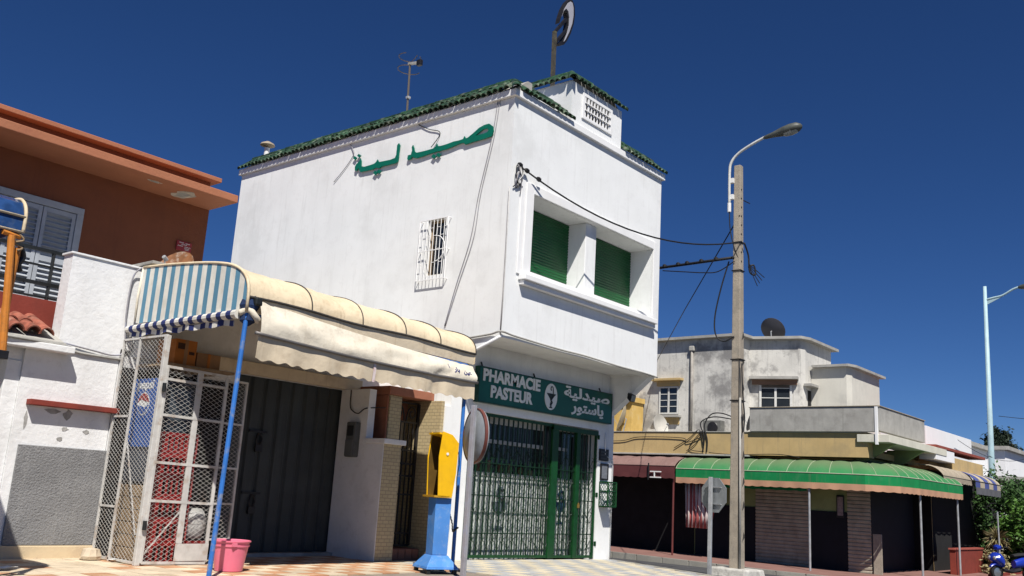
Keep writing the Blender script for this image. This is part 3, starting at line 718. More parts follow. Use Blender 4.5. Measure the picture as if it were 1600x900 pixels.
for a, b in diamond_lines(y0, y1, z0, z1, .03, .04):
    for x in (x0, x1): mm.bar((x, a[0], a[1]), (x, b[0], b[1]), .006, .006, (1, 0, 0))
stuff(mm.build('mesh', iron_green, mbx, fix=False))
B('base_plate', iron_green, mbx, (x0, y0, z0 - .02, x1, y1, z0 - .011))
fl = thing('floodlight', 'small black floodlight on bracket beside the green board sign', 'lamp', (16.06, 10.15, 3.1))
MB().hexa([(15.93, 10.02, 3.22), (16.11, 10.02, 3.22), (16.11, 10.06, 3.08), (15.93, 10.06, 3.08), (15.95, 10.12, 3.27), (16.09, 10.12, 3.27), (16.09, 10.14, 3.15), (15.95, 10.14, 3.15)]).build('housing', iron_black, fl, bevel=.008)
MB().hexa([(15.945, 10.008, 3.205), (16.095, 10.008, 3.205), (16.095, 10.042, 3.09), (15.945, 10.042, 3.09), (15.945, 10.014, 3.209), (16.095, 10.014, 3.209), (16.095, 10.048, 3.094), (15.945, 10.048, 3.094)]).build('glass', lens, fl)
MB().tube([(16.02, 10.13, 3.2), (16.08, 10.2, 3.24), (16.12, 10.22, 3.26)], .012, 6).build('arm', iron_black, fl)

# ------------------------------------------------------------------ wall lettering traced at its own place on the side wall
wlt = thing('wall_lettering', 'green cut-out Arabic word fixed high on the white side wall', 'lettering', (11.3, 12, 7.1))
def pix_wall(cx, cy, X):
    """crop coordinates of the study sheet -> (y, z) on the side wall plane"""
    px = 530 + cx / 6.1538; py = 180 + cy / 6.1538
    d = RI * ((px - 800) / 1435.08) - UP * ((py - 450) / 1435.08) + fw
    t = X / d.x; return (d.y * t, CAM_LOC.z + d.z * t)
LX = 11.285
def wall_letter(name, loops):
    return flat_curve(name, [[pix_wall(a, b, LX) for a, b in lp] for lp in loops], lambda y, z: (LX, y, z), (.022, 0, 0), letter_green, wlt)
wall_letter('letter_group', [[(1440, 80), (1475, 105), (1482, 150), (1465, 200), (1400, 225), (1300, 252), (1212, 282), (1195, 264), (1160, 272), (1100, 298), (1040, 322), (980, 340), (920, 354), (860, 374), (800, 396), (745, 412), (715, 408), (698, 396), (690, 416), (660, 432), (653, 420), (660, 385), (690, 378), (700, 340), (697, 310), (707, 285), (718, 315), (722, 345), (740, 360), (790, 350), (850, 335), (905, 318), (925, 300), (938, 272), (948, 298), (985, 292), (1040, 275), (1100, 252), (1150, 242), (1190, 228), (1203, 200), (1215, 222), (1235, 215), (1290, 170), (1345, 120), (1395, 93)],
                             [(1308, 196), (1350, 160), (1390, 132), (1424, 126), (1434, 145), (1420, 165), (1370, 182)]])
wall_letter('letter_group', [[(572, 268), (584, 290), (576, 340), (570, 400), (560, 448), (540, 461), (500, 470), (455, 481), (410, 491), (380, 510), (345, 504), (320, 522), (270, 532), (205, 546), (190, 530), (188, 506), (176, 514), (168, 536), (149, 531), (150, 495), (165, 468), (190, 445), (203, 415), (211, 440), (210, 490), (240, 495), (290, 481), (335, 466), (355, 447), (367, 425), (380, 450), (430, 440), (490, 428), (535, 410), (548, 380), (553, 330), (556, 290)]])
for cx, cy, r in ((908, 396, 23), (953, 382, 23), (150, 411, 19), (189, 389, 18), (346, 554, 22), (381, 541, 21)):
    wall_letter('letter_dot', [[(cx - r, cy + r * .1), (cx - r * .2, cy - r), (cx + r, cy - r * .15), (cx + r * .15, cy + r)]])
for cx, cy in ((1200, 240), (960, 310), (720, 375), (560, 400), (360, 480), (200, 510), (1430, 120)):
    y, z = pix_wall(cx, cy, LX); MB().bar((LX + .02, y, z), (XL + .01, y, z), .02).build('fixing_pin', galv, wlt)

# ------------------------------------------------------------------ things on the roof
cs = thing('crescent_sign', 'grey crescent-shaped sign with black rim on roof post', 'sign', (14.7, 11.5, 8.0))
MB().bar((14.72, 11.5, 7.9), (14.66, 11.5, 11.16), .075, .075, (1, 0, 0)).build('post', M('post_rusty', (.05, .045, .035), .8, .4, 6, stain=((.14, .12, .05), .6, 5)), cs)
def onY(px, py, Y):
    d = RI * ((px - 800) / 1435.08) - UP * ((py - 450) / 1435.08) + fw; t = Y / d.y
    return (d.x * t, CAM_LOC.z + d.z * t)
outer = [(874, 36), (875.5, 28), (880, 14), (886, 3), (891, -2), (895, 1), (898, 10), (898.5, 24), (896.5, 38), (892, 52), (886, 64), (881, 70), (876, 70.5), (873, 68)]
inner = [(875, 66), (880, 63), (884.5, 52), (887, 40), (887.5, 28), (886, 19.5), (883, 16.5), (879.5, 20), (876.5, 28)]
cres = [onY(a, b, 11.5) for a, b in outer + inner]
flat_curve('rim', [cres], lambda x, z: (x, 11.5, z), (0, .12, 0), iron_black, cs)
o2 = [(877.5, 26), (881.5, 14), (887, 5), (891, 2.5), (894, 5), (895.5, 12), (895.5, 24), (893.5, 37), (889, 50), (883, 62), (880.5, 65), (885.5, 52), (888.5, 40), (889, 28), (887.5, 18), (884, 13.5), (880.5, 17)]
flat_curve('face', [[onY(a, b, 11.5) for a, b in o2]], lambda x, z: (x, 11.498, z), (0, -.012, 0), M('sign_face', (.34, .34, .38), .6, .08, 4), cs)
for (a, b), (c, d) in (((867, 50), (884, 30)), ((868, 66), (883, 49))):
    p = onY(a, b, 11.53); q = onY(c, d, 11.53); MB().bar((p[0], 11.53, p[1]), (q[0], 11.53, q[1]), .06).build('arm', iron_black, cs)

an = thing('television_antenna', 'thin television antenna with curved elements on the roof', 'antenna', (12.5, 13.7, 7.9))
MB().tube([(12.5, 13.66, 7.87), (12.5, 13.74, 10.1)], .024, 6).build('mast', M('mast_brown', (.10, .085, .07), .6), an)
ant = M('antenna_metal', (.12, .10, .08), .5, metal=.3)
for z, a0, a1 in ((10.22, -1.2, 3.6), (9.93, -.4, 4.0)):
    MB().tube([(12.5 + .24 * math.cos(lerp(a0, a1, i / 18)), 13.76 + .24 * math.sin(lerp(a0, a1, i / 18)), z + .02 * math.sin(i / 18 * 3.14)) for i in range(19)], .010, 5).build('loop_element', ant, an)
MB().tube([(12.5, 13.76, 10.08), (12.5, 13.60, 10.16), (12.5, 13.53, 10.22)], .009, 5).build('strut', ant, an)
MB().bar((12.5, 13.78, 10.08), (12.5, 13.42, 10.02), .05).build('boom', concrete_pale, an)
B('amplifier', iron_black, an, (12.46, 13.38, 9.95, 12.54, 13.5, 10.08))
B('clamp', galv, an, (12.46, 13.66, 9.25, 12.54, 13.74, 9.30))
vn = thing('roof_vent', 'small round metal vent cowl at the back of the tiled roof', 'vent', (11.62, 17.35, 8.0))
MB().lathe([(.06, 7.9), (.06, 8.56)], (11.62, 17.35, 0), 14).build('pipe', plastic_white, vn, smooth='auto')
MB().lathe([(.03, 8.58), (.17, 8.62), (.15, 8.66), (.04, 8.72)], (11.62, 17.35, 0), 16).build('cowl', M('cowl_tan', (.30, .25, .18), .6), vn, smooth='auto')

# ================================================================== WHITE LOW HOUSE (left)
wh = thing('white_house', 'low white house front with grey roughcast panel and clay tile canopy', 'building', (5.4, 11.9, 0))
w = MB()
w.box(4.88, 11.9, -.3, 6.09, 12.15, 2.70); w.box(5.26, 11.9, 2.70, 6.24, 12.15, 3.83)
w.box(4.6, 12.7, -.3, 4.88, 12.95, 2.70)
w.box(1.5, 11.95, 2.36, 4.88, 12.15, 2.70)
w.box(6.0, 12.15, 2.7, 6.24, 13.2, 3.80)
w.build('wall', plaster_white_old, wh)
B('parapet_cap', plaster_white_old, wh, (5.235, 11.88, 3.831, 6.25, 12.17, 3.86))
B('recess_wall', plaster_white_old, wh, (1.5, 12.75, -.3, 4.59, 12.95, 2.9))
B('doorway_frame', M('door_grey', (.30, .31, .33), .7), wh, (3.2, 12.70, 0, 4.55, 12.745, 2.1), bevel=0)
B('jamb', plaster_white_old, wh, (4.70, 11.93, -.3, 4.879, 12.69, 2.36))
B('roughcast_panel', roughcast, wh, (4.98, 11.872, .155, 6.12, 11.9, 1.35), bevel=.008)
B('plinth', cream_stone, wh, (4.86, 11.84, -.1, 6.10, 11.899, .150), bevel=.01)
B('ledge', plaster_white_old, wh, (1.5, 11.70, 2.515, 5.40, 11.899, 2.60), bevel=.01)
B('canopy_slab', concrete_pale, wh, (1.5, 11.75, 2.60, 5.30, 12.6, 2.645), bevel=.01)
MB().prism([(11.76, 2.646), (12.6, 2.646), (12.6, 2.98)], 'x', 1.5, 5.27).build('canopy_bed', concrete_pale, wh)
B('red_ledge', brick_red, wh, (4.99, 11.77, 1.835, 6.14, 11.899, 1.905), bevel=.008)
# clay tiles
cmesh = mesh_of(barrel(.36, .082, .095, .016, 8), 'clay_tile', clay_tile, True)
for c in range(3):
    for i in range(17):
        x = 2.184 + .192 * i + (0 if c % 2 == 0 else .01)
        if x > 5.24: continue
        inst('clay_tile', cmesh, wh, (x, 12.12 + .27 * c, 2.84 + .105 * c + rp.uniform(-.01, .01)), (rp.uniform(-.06, .06), math.radians(21) + rp.uniform(-.04, .04), -math.pi / 2 + rp.uniform(-.06, .06)))
# small chipped plaster scars on the wall
scar = M('plaster_scar', (.34, .33, .31), .95, .2, 8, .4, 40)
def blob(cx, cz, rx, rz, seed, n=11):
    r = random.Random(seed); return [(cx + rx * r.uniform(.55, 1.1) * math.cos(2 * math.pi * i / n), cz + rz * r.uniform(.55, 1.1) * math.sin(2 * math.pi * i / n)) for i in range(n)]
for k, (cx, cz, rx, rz) in enumerate(((5.33, 1.79, .11, .035), (5.53, 1.76, .07, .07), (5.52, 1.58, .05, .03), (5.80, 1.57, .05, .03), (5.02, 1.65, .03, .12), (5.47, 1.45, .04, .03))):
    flat_curve('plaster_chip', [blob(cx, cz, rx, rz, k)], lambda x, z: (x, 11.8985, z), (0, -.003, 0), scar, wh)
# salmon-red balcony front with railing belongs to the house behind
# ================================================================== SALMON HOUSE
oh = thing('salmon_house', 'salmon-painted house with wide flat eaves and grey louvred shutters', 'building', (5, 13.5, 0))
w = MB(); sx0, sx1, sz0, sz1 = 3.9, 5.98, 2.9, 4.86
w.box(1.0, 13.5, 2.4, sx0, 13.75, 5.46); w.box(sx1, 13.5, 2.4, 8.07, 13.75, 5.46); w.box(sx0, 13.5, sz1, sx1, 13.75, 5.46)
w.box(7.82, 13.75, 0, 8.07, 20, 5.46); w.box(1.0, 13.75, 2.4, 1.25, 20, 5.46); w.box(1.25, 13.62, 0, 7.82, 13.74, 2.4)
w.build('wall', salmon_shaded, oh)
B('eave_slab', salmon, oh, (.8, 12.69, 5.461, 8.075, 20, 5.585), bevel=.01)
B('parapet', salmon_shaded, oh, (.9, 13.42, 5.586, 7.98, 13.6, 5.909), (7.80, 13.6, 5.586, 7.98, 20, 5.909))
B('coping', salmon, oh, (.85, 13.26, 5.91, 8.09, 13.75, 5.985), bevel=.01)
for k, (cx, cy, rx, ry) in enumerate(((6.74, 12.92, .13, .05), (7.36, 13.12, .19, .26))):
    flat_curve('spalled_patch', [blob(cx, cy, rx, ry, 40 + k, 14)], lambda x, y: (x, y, 5.4602), (0, 0, -.004), M('spall', (.52, .45, .38), .95, .25, 8, .5, 30, stain=((.2, .17, .14), .8, 7)), oh)
    flat_curve('spalled_patch', [blob(cx, cy, rx * .6, ry * .6, 50 + k, 12)], lambda x, y: (x, y, 5.456), (0, 0, -.003), scar, oh)
fr = B('shutter_frame', shutter_grey, oh, (sx0, 13.46, sz1 - .07, sx1 + .03, 13.52, sz1 + .03), (sx1 - .07, 13.46, sz0, sx1 + .03, 13.52, sz1 - .07), (sx0 - .03, 13.46, sz0, sx0 + .07, 13.52, sz1 - .07))
lou = mesh_of(MB().hexa([(0, -.028, -.012), (1, -.028, -.012), (1, .012, .02), (0, .012, .02), (0, -.028, -.002), (1, -.028, -.002), (1, .012, .03), (0, .012, .03)]), 'louvre', shutter_grey)
lx = sx0 + .07; lw = (sx1 - .07 - lx) / 4
for i in range(4):
    a = lx + lw * i + .006; b = lx + lw * (i + 1) - .006
    sh = B('shutter', shutter_grey, oh, (a, 13.47, sz0, a + .055, 13.51, sz1 - .08), (b - .055, 13.47, sz0, b, 13.51, sz1 - .08), (a + .055, 13.47, sz1 - .15, b - .055, 13.51, sz1 - .08), (a + .055, 13.47, 3.98, b - .055, 13.51, 4.06), (a + .055, 13.47, sz0, b - .055, 13.51, sz0 + .1), (a + .055, 13.505, sz0 + .1, b - .055, 13.511, sz1 - .15))
    n = 25
    for k in range(n):
        z = 3.02 + (4.70 - 3.02) * k / (n - 1)
        if abs(z - 4.02) < .06: continue
        inst('louvre', lou, sh, (a + .055, 13.49, z), (0, 0, 0), (b - a - .11, 1, 1))
B('balcony_front', brick_red, oh, (1.2, 12.40, 2.65, 5.62, 12.52, 3.25), bevel=.006)
rl = MB()
for z, r in ((3.91, .022), (3.70, .013), (3.46, .022), (3.28, .013)): rl.bar((1.2, 12.45, z), (5.60, 12.45, z), r * 2)
rail = rl.build('balcony_railing', iron_dark, oh)
for x in (2.2, 3.2, 4.24, 5.25): MB().bar((x, 12.45, 3.25), (x, 12.45, 3.91), .035).build('railing_post', iron_dark, rail)
B('roof_pebble', scar, oh, (6.27, 13.4, 5.986, 6.33, 13.46, 6.03), (4.55, 13.4, 5.986, 4.75, 13.5, 6.005))
# red enamel plaque
pq = thing('wall_plaque', 'small red plaque with white lettering on the salmon wall', 'plaque', (7.7, 13.48, 4.66))
B('plate', plaque_red, pq, (7.56, 13.475, 4.655, 7.83, 13.497, 4.815))
F5 = lambda x, z: (x, 13.4745, z)
for k, (u0, u1, z) in enumerate(((7.60, 7.68, 4.785), (7.71, 7.79, 4.782), (7.64, 7.74, 4.758), (7.58, 7.67, 4.728), (7.70, 7.81, 4.724), (7.70, 7.79, 4.70), (7.71, 7.78, 4.68))):
    MB().tube(smooth_path([(lerp(u0, u1, t / 6), 13.473, z + (.008 if t % 2 else -.004) * (1 if k < 5 else .3)) for t in range(7)], 3), .004, 4).build('lettering_stroke', sign_white, pq)
# rusty dish
def dish(label, c, aim, r, mat, foot, group=None, mat2=None):
    d = thing('satellite_dish', label, 'satellite dish', foot, group)
    aim = Vector(aim).normalized(); c = Vector(c)
    prof = [(r * t, -.28 * r * (1 - t * t)) for t in (0.02, .3, .55, .8, 1)]; back = [(r * t, -.28 * r * (1 - t * t) - .012) for t in (1, .8, .55, .3, .02)]
    MB().lathe(prof + back, c, 22, aim).build('reflector', mat, d, smooth='auto')
    side = aim.orthogonal().normalized()
    MB().tube([c - aim * (.28 * r), c - aim * (.28 * r + .08), Vector((c.x, c.y, foot[2] + .05)) - aim * .1, Vector(foot)], .022, 6).build('mast', galv, d)
    lo = c - Vector((0, 0, r * .95)); tip = c + aim * r * .75
    MB().tube([lo, tip], .01, 5).build('feed_arm', galv, d); MB().tube([tip, tip - aim * .08], .03, 8).build('receiver', mat2 or galv, d)
    return d
dish('rusty white satellite dish standing behind the striped awning', (6.92, 12.35, 4.07), (-.80, -.28, .45), .33, rust_white, (7.0, 12.5, 3.0))

# blue hood with orange struts at the picture's left edge
bh = thing('blue_awning', 'blue glossy hood awning with cream piping on orange posts', 'awning', (2.6, 9.3, 0))
pr = [(10.3, 3.60), (9.7, 3.64), (9.25, 3.62), (9.08, 3.55), (9.0, 3.42), (9.0, 3.25)]
MB().sheet([[(x, y, z) for y, z in pr] for x in (1.2, 1.8, 2.4, 3.0, 3.47)], (0, .012, -.012)).build('hood', glass_blue, bh, smooth='auto')
MB().prism(pr + [(10.3, 3.25)], 'x', 3.46, 3.468).build('hood_end', glass_blue, bh)
MB().tube([(3.478, p.y, p.z) for p in smooth_path([(0, a, b) for a, b in pr], 4)], .018, 6).build('piping', canvas_cream, bh, smooth=True)
for y, z in ((8.99, 3.40), (8.99, 3.25)): MB().tube([(1.2, y, z), (3.475, y, z)], .012, 6).build('piping', canvas_cream, bh, smooth=True)
B('drop_panel', M('black_tarp', (.012, .014, .018), .6, .3, 5), bh, (1.2, 9.06, 2.55, 3.30, 9.09, 3.24), bevel=.01)
MB().tube([(3.385, 9.0, 3.20), (3.49, 9.0, 2.10)], .034, 10).build('post', orange_paint, bh, smooth='auto')
MB().tube([(3.45, 9.0, 2.10), (3.36, 9.0, -.05)], .03, 8).build('post_foot', iron_black, bh, smooth='auto')
MB().tube([(3.472, 9.05, 3.10), (3.49, 9.12, 2.3), (3.34, 9.3, 0.0)], .036, 10).build('post', orange_paint, bh, smooth='auto')
for y in (9.0, 9.3): MB().tube([(1.35, y, 3.25), (1.3, y, -.05)], .034, 10).build('post', orange_paint, bh, smooth='auto')
MB().tube([(3.30, 9.0, 3.215), (3.47, 9.02, 3.205)], .026, 8).build('cross_tube', orange_paint, bh, smooth='auto')
MB().tube(smooth_path([(3.43, 9.0, 3.24), (3.50, 9.0, 3.18), (3.42, 9.02, 3.14), (3.51, 9.03, 3.11), (3.46, 9.0, 3.07)], 4), .011, 6).build('lashing', wood_tan, bh, smooth=True)
MB().tube(smooth_path([(3.50, 9.05, 3.12), (3.55, 9.08, 3.04), (3.52, 9.08, 2.96), (3.55, 9.1, 2.90)], 4), .028, 6).build('tarp_bundle', iron_black, bh, smooth=True)
B('post_clamp', iron_black, bh, (3.43, 8.95, 2.04, 3.53, 9.05, 2.12))

# ================================================================== CORNER SHOP (one storey)
shp = thing('corner_shop', 'one-storey beige shop front with grey folding steel door', 'building', (8.5, 11.75, 0))
w = MB(); dx0, dx1, dz1 = 7.90, 9.92, 2.61
w.box(6.10, 11.86, -.3, dx0, 12.0, dz1); w.box(dx1, 11.75, -.3, 10.62, 12.0, dz1); w.box(6.26, 11.75, dz1, 11.19, 12.0, 3.88)
w.box(6.26, 12.0, 3.72, 11.31, 17.5, 3.88); w.box(6.26, 12.0, -.3, 6.45, 17.5, 3.72)
w.build('wall', plaster_white_old, shp)
B('lintel', canvas_beige, shp, (6.9, 11.66, 2.615, 10.2, 11.749, 2.80), bevel=.01)
B('shop_hatch', dark_inside, shp, (6.095, 11.845, .02, 7.86, 11.859, 2.46), bevel=0)
B('roof_edge', concrete_pale, shp, (6.2, 11.6, 3.885, 11.31, 17.5, 3.93))
B('door_sill', concrete_pale, shp, (7.85, 11.60, -.1, 10.0, 11.749, .05), bevel=.01)
B('skirting', concrete_pale, shp, (9.93, 11.70, -.05, 9.999, 11.749, .16), bevel=.01)
n = 8; pw = (dx1 - dx0) / n
dr = B('steel_door', steel_door, shp, (dx0, 11.83, .05, dx1, 11.85, dz1), bevel=0)
for i in range(n):
    a = dx0 + pw * i
    MB().prism([(a + .006, 11.829), (a + .03, 11.795), (a + pw - .06, 11.795), (a + pw - .03, 11.829)], 'z', .06, dz1 - .01).build('door_panel', steel_door, dr)
for z in (1.80, .90):
    MB().bar((8.18, 11.785, z), (8.50, 11.785, z), .03, .035).build('bolt', iron_black, dr)
    MB().tube(smooth_path([(8.36, 11.78, z - .02), (8.31, 11.76, z - .12), (8.35, 11.76, z - .20), (8.41, 11.76, z - .12), (8.38, 11.78, z - .02)], 4), .014, 6).build('shackle', iron_black, dr)
    B('padlock', iron_black, dr, (8.30, 11.74, z - .30, 8.42, 11.775, z - .19))
# electricity meter
mt = thing('electric_meter', 'grey electricity meter box on the white wall beside steel door', 'meter', (9.78, 11.31, 1.52))
B('case', M('meter_grey', (.10, .105, .10), .6, .15, 6), mt, (9.73, 11.20, 1.53, 9.844, 11.42, 2.08), bevel=.02)
B('window', M('meter_glass', (.03, .03, .03), .2), mt, (9.722, 11.24, 1.86, 9.729, 11.38, 2.02))
B('cover', M('meter_grey2', (.13, .135, .13), .6), mt, (9.715, 11.22, 1.55, 9.729, 11.40, 1.80), bevel=.005)

# ------------------------------------------------------------------ tiled doorway
td = thing('tiled_doorway', 'cream-tiled doorway with terracotta lintel beside the telephone booth', 'doorway', (10.5, 11.2, 0))
B('tiled_pier', tile_cream, td, (9.861, 10.64, -.3, 10.22, 11.06, 1.75), bevel=.004)
B('plastered_side', plaster_white_old, td, (9.845, 10.645, -.3, 9.86, 11.065, 1.75), (9.845, 11.065, -.3, 9.99, 11.749, 2.612), bevel=.004)
B('ledge', plaster_white_old, td, (9.80, 10.58, 1.751, 10.27, 11.06, 1.83), bevel=.01)
B('tiled_pillar', tile_cream, td, (10.235, 11.0, 1.831, 10.50, 11.749, 2.56), (10.225, 11.02, -.3, 10.50, 11.749, 1.83))
B('side_facing', terracotta, td, (10.20, 11.02, 1.831, 10.232, 11.749, 2.56))
B('lintel', terracotta, td, (10.16, 10.94, 2.561, 11.185, 11.749, 2.70), bevel=.008)
B('tiled_reveal', tile_cream, td, (11.13, 10.70, -.3, 11.198, 11.749, 2.56), bevel=.003)
B('threshold', terracotta, td, (10.5, 10.98, -.1, 11.129, 11.6, .15), bevel=.008)
ttile = mesh_of(MB().box(-.07, -.012, -.07, .07, .0, .07), 'riser_tile', terracotta)
for i in range(4): inst('riser_tile', ttile, td, (10.58 + .155 * i, 10.979, .073), (0, 0, 0))
dm = B('door', M('door_cream', (.60, .46, .27), .7, .12, 3), td, (10.5, 11.52, .151, 11.129, 11.56, 2.55))
gate = MB(); gX0, gX1, gZ0, gZ1 = 10.52, 11.11, .19, 2.50
for x in (gX0, gX1): gate.bar((x, 11.22, gZ0), (x, 11.22, gZ1), .045, .045, (0, 1, 0))
for z in (gZ0, .38, 1.0, 1.30, 1.50, 1.72, 2.18, gZ1): gate.bar((gX0, 11.22, z), (gX1, 11.22, z), .03, .03)
gt = gate.build('iron_gate', iron_black, td)
for i in range(1, 6):
    x = lerp(gX0, gX1, i / 6); MB().bar((x, 11.22, gZ0), (x, 11.22, 2.18), .022, .022, (0, 1, 0)).build('gate_bar', iron_black, gt)
for s in (-1, 1):
    MB().tube(smooth_path([(10.815 + s * a, 11.22, 2.34 + b) for a, b in ((.02, -.14), (.05, .0), (.12, .1), (.21, .06), (.21, -.05), (.13, -.08), (.10, .0), (.15, .03))], 4), .013, 6).build('scroll', iron_black, gt, smooth=True)
B('back_panel', terracotta, td, (10.505, 11.5, 2.19, 11.125, 11.515, 2.54))

# ------------------------------------------------------------------ shop awning (canvas hood, drop cloth, poles)
aw = thing('shop_awning', 'large cream canvas hood awning with blue striped end and wavy skirt', 'awning', (8.2, 9.2, 0))
AX0, AX1 = 6.16, 10.22
prof = [(11.72, 3.83), (11.0, 3.79), (10.2, 3.72), (9.72, 3.65), (9.46, 3.57), (9.30, 3.46), (9.22, 3.33), (9.20, 3.20)]
pf = [(p.y, p.z) for p in smooth_path([(0, a, b) for a, b in prof], 3)]
ribs = [AX0, 7.10, 7.95, 8.75, 9.45, AX1]
def droop(x, z): return z - (x - AX0) / (AX1 - AX0) * lerp(.06, .14, max(0, min(1, (z - 3.2) / .4)))
rows = []
for a, b in zip(ribs, ribs[1:]):
    for k in range(8):
        t = k / 8; x = lerp(a, b, t); bul = .012 * math.sin(math.pi * t) + .006 * math.sin(x * 23) * math.sin(x * 5.3)
        rows.append([(x, y + (0 if i < 6 else bul * .9), droop(x, z) - bul * (1.4 if i < 15 else .3)) for i, (y, z) in enumerate(pf)])
rows.append([(AX1, y, droop(AX1, z)) for y, z in pf])
MB().sheet(rows, (0, .008, -.008)).build('hood', canvas_cream, aw, smooth='auto')
for x in ribs[1:]:
    MB().tube([(x, y - .006, droop(x, z) + .004) for y, z in pf], .009, 5).build('seam', seam_dark, aw, smooth=True)
MB().tube([(x, 9.195 - .004 * math.sin(x * 9), droop(x, 3.20) + .012 * math.sin(x * 3)) for x in [lerp(AX0, AX1, i / 30) for i in range(31)]], .016, 6).build('edge_cord', seam_dark, aw, smooth=True)
# front band under the cord
MB().sheet([[(x, 9.205, droop(x, 3.20)), (x, 9.215, droop(x, 3.05) - .02)] for x in [lerp(AX0, AX1, i / 16) for i in range(17)]], (0, .006, 0)).build('front_band', canvas_beige, aw)
# right end of hood
MB().prism([(y, droop(AX1, z) - .003) for y, z in pf] + [(9.2, 2.98), (11.72, 2.98)], 'x', AX1 - .012, AX1 - .004).build('end_panel', canvas_cream, aw)
# striped left end
ep = [(y, z - .002) for y, z in pf] + [(9.2, 3.02), (11.72, 3.05)]
MB().prism(ep, 'x', AX0 - .012, AX0 - .002).build('striped_end', stripe_blue, aw)
MB().tube([(AX0 - .006, y, z) for y, z in pf] + [(AX0 - .006, 9.2, 3.02)], .02, 6).build('piping', canvas_cream, aw, smooth=True)
MB().tube([(AX0 - .006, 11.73, 3.83), (AX0 - .006, 11.78, 3.4), (AX0 - .006, 11.75, 3.03)], .018, 6).build('piping', canvas_pale, aw, smooth=True)
MB().tube([(AX0 - .03, 11.86, 2.97), (AX0 - .03, 11.0, 2.985), (AX0 - .03, 10.2, 2.99), (AX0 - .03, 9.32, 2.99)], [.05, .055, .052, .058], 10).build('rolled_curtain', stripe_navy, aw, smooth='auto')
rr = [[(AX0 - .03 + .02 * math.sin(i * .7), lerp(11.8, 9.4, i / 40), z + .012 * math.sin(i * .9)) for z in (2.93, 2.86)] for i in range(41)]
MB().sheet(rr, (.01, 0, 0)).build('curtain_edge', stripe_navy, aw)
# corner bundle of navy tarpaulin
MB().lathe([(.02, 2.86), (.10, 2.92), (.09, 3.02), (.12, 3.10), (.08, 3.22), (.02, 3.26)], (6.24, 9.28, 0), 9).build('corner_bundle', navy_cloth, aw, smooth='auto')
MB().tube(smooth_path([(6.13, 9.3, 3.0), (6.2, 9.22, 3.04), (6.26, 9.18, 2.98), (6.33, 9.2, 2.93)], 4), .04, 7).build('corner_bundle', canvas_pale, aw, smooth=True)
B('roller_end', iron_dark, aw, (6.22, 9.13, 3.1, 6.32, 9.24, 3.2), bevel=.02)
# drop cloth: sags between two ends, wrinkled
def cloth(x, v):
    t = (x - 6.30) / (10.14 - 6.30)
    zt = lerp(3.17, 2.93, t) - .035 * math.sin(math.pi * t); zr = lerp(2.765, 2.69, t) - .03 * math.sin(math.pi * t)
    z = lerp(zt, zr, v)
    y = 9.17 - .10 * math.sin(v * math.pi * .62) + .014 * math.sin(x * 5 + v * 4) * math.sin(v * 3.1) + .02 * math.sin((x - 6.3) * 2.2 - v * 5) * v * (1 - v) * 2
    y += .035 * math.exp(-((t - .05 - v * .16) / .03) ** 2) * (1 - v) * 1.2 + .02 * math.exp(-((t - .93 + v * .12) / .02) ** 2) + .02 * math.exp(-((t - .88 + v * .1) / .015) ** 2)
    return (x, y, z)
NX = 90
MB().sheet([[cloth(lerp(6.30, 10.14, i / NX), k / 10) for k in range(11)] for i in range(NX + 1)], (0, .006, 0)).build('drop_cloth', canvas_pale, aw, smooth='auto')
MB().tube([(x, cloth(x, 1)[1] + .012, cloth(x, 1)[2] - .0) for x in [lerp(6.24, 10.18, i / 30) for i in range(31)]], .022, 8).build('rod', M('rod_grey', (.17, .16, .15), .5, metal=.3), aw, smooth=True)
def skirt(x, v):
    x_, y, z = cloth(x, 1); bot = lerp(2.47, 2.43, (x - 6.3) / 4) + .014 * math.cos(x * 2 * math.pi / .21)
    return (x, y + .03 + .016 * math.sin(x * 11) * v + .01 * v, lerp(z - .015, bot, v))
for a, b in ((6.30, 8.135), (8.16, 10.14)):
    MB().sheet([[skirt(lerp(a, b, i / 72), k / 4) for k in range(5)] for i in range(73)], (0, .006, 0)).build('skirt', canvas_beige, aw, smooth='auto')
MB().sheet([[(8.12, 9.105, 2.70), (8.13, 9.11, 2.58), (8.125, 9.115, 2.44)], [(8.165, 9.105, 2.68), (8.175, 9.11, 2.58), (8.165, 9.115, 2.44)]], (0, -.004, 0)).build('torn_strip', M('strip_red_white', (.7, .6, .58), .8, .1, 4, stain=((.5, .04, .03), .9, 9)), aw)
AF = lambda x, z: (x, 9.055, z)
ink = M('ink_blue', (.02, .03, .16), .7)
def cloth_text(s, size, u0, width, v0):
    a, b = text_extent(s, size, .002); k = width / (b - a)
    for i, ch in enumerate(s):
        ex = text_extent(s[:i + 1], size, .002)[1] - text_extent(ch, size, .002)[1]
        def to3(x, y):
            X = u0 + (x + ex - a) * k; Z = v0 + y - (X - u0) * .03
            t = (X - 6.30) / 3.84; zt = lerp(3.17, 2.93, t) - .035 * math.sin(math.pi * t); zr = lerp(2.765, 2.69, t) - .03 * math.sin(math.pi * t)
            return (X, cloth(X, max(0, min(1, (zt - Z) / (zt - zr))))[1] - .004, Z)
        _curve_mesh(text_curve(ch, size, .002), 'lettering', to3, (0, -.002, 0), ink, aw)
cloth_text("\uFEE6\uFEF4\uFECB", .085, 9.86, .17, 2.79)
cloth_text("\uFEAD\uFE8E\uFE91", .085, 9.66, .11, 2.80)
cloth_text("\u0661", .08, 9.54, .015, 2.83)
for x, y, top in ((6.19, 9.24, 3.0), (10.03, 9.2, 2.95)):
    MB().tube([(x - (.09 if x < 7 else 0), y - (.03 if x < 7 else 0), -.02), (x, y, top)], .028, 10).build('pole', pole_blue, aw, smooth='auto')
MB().tube([(6.19, 9.24, 2.99), (6.19, 11.74, 3.02)], .02, 6).build('frame_tube', pole_blue, aw)
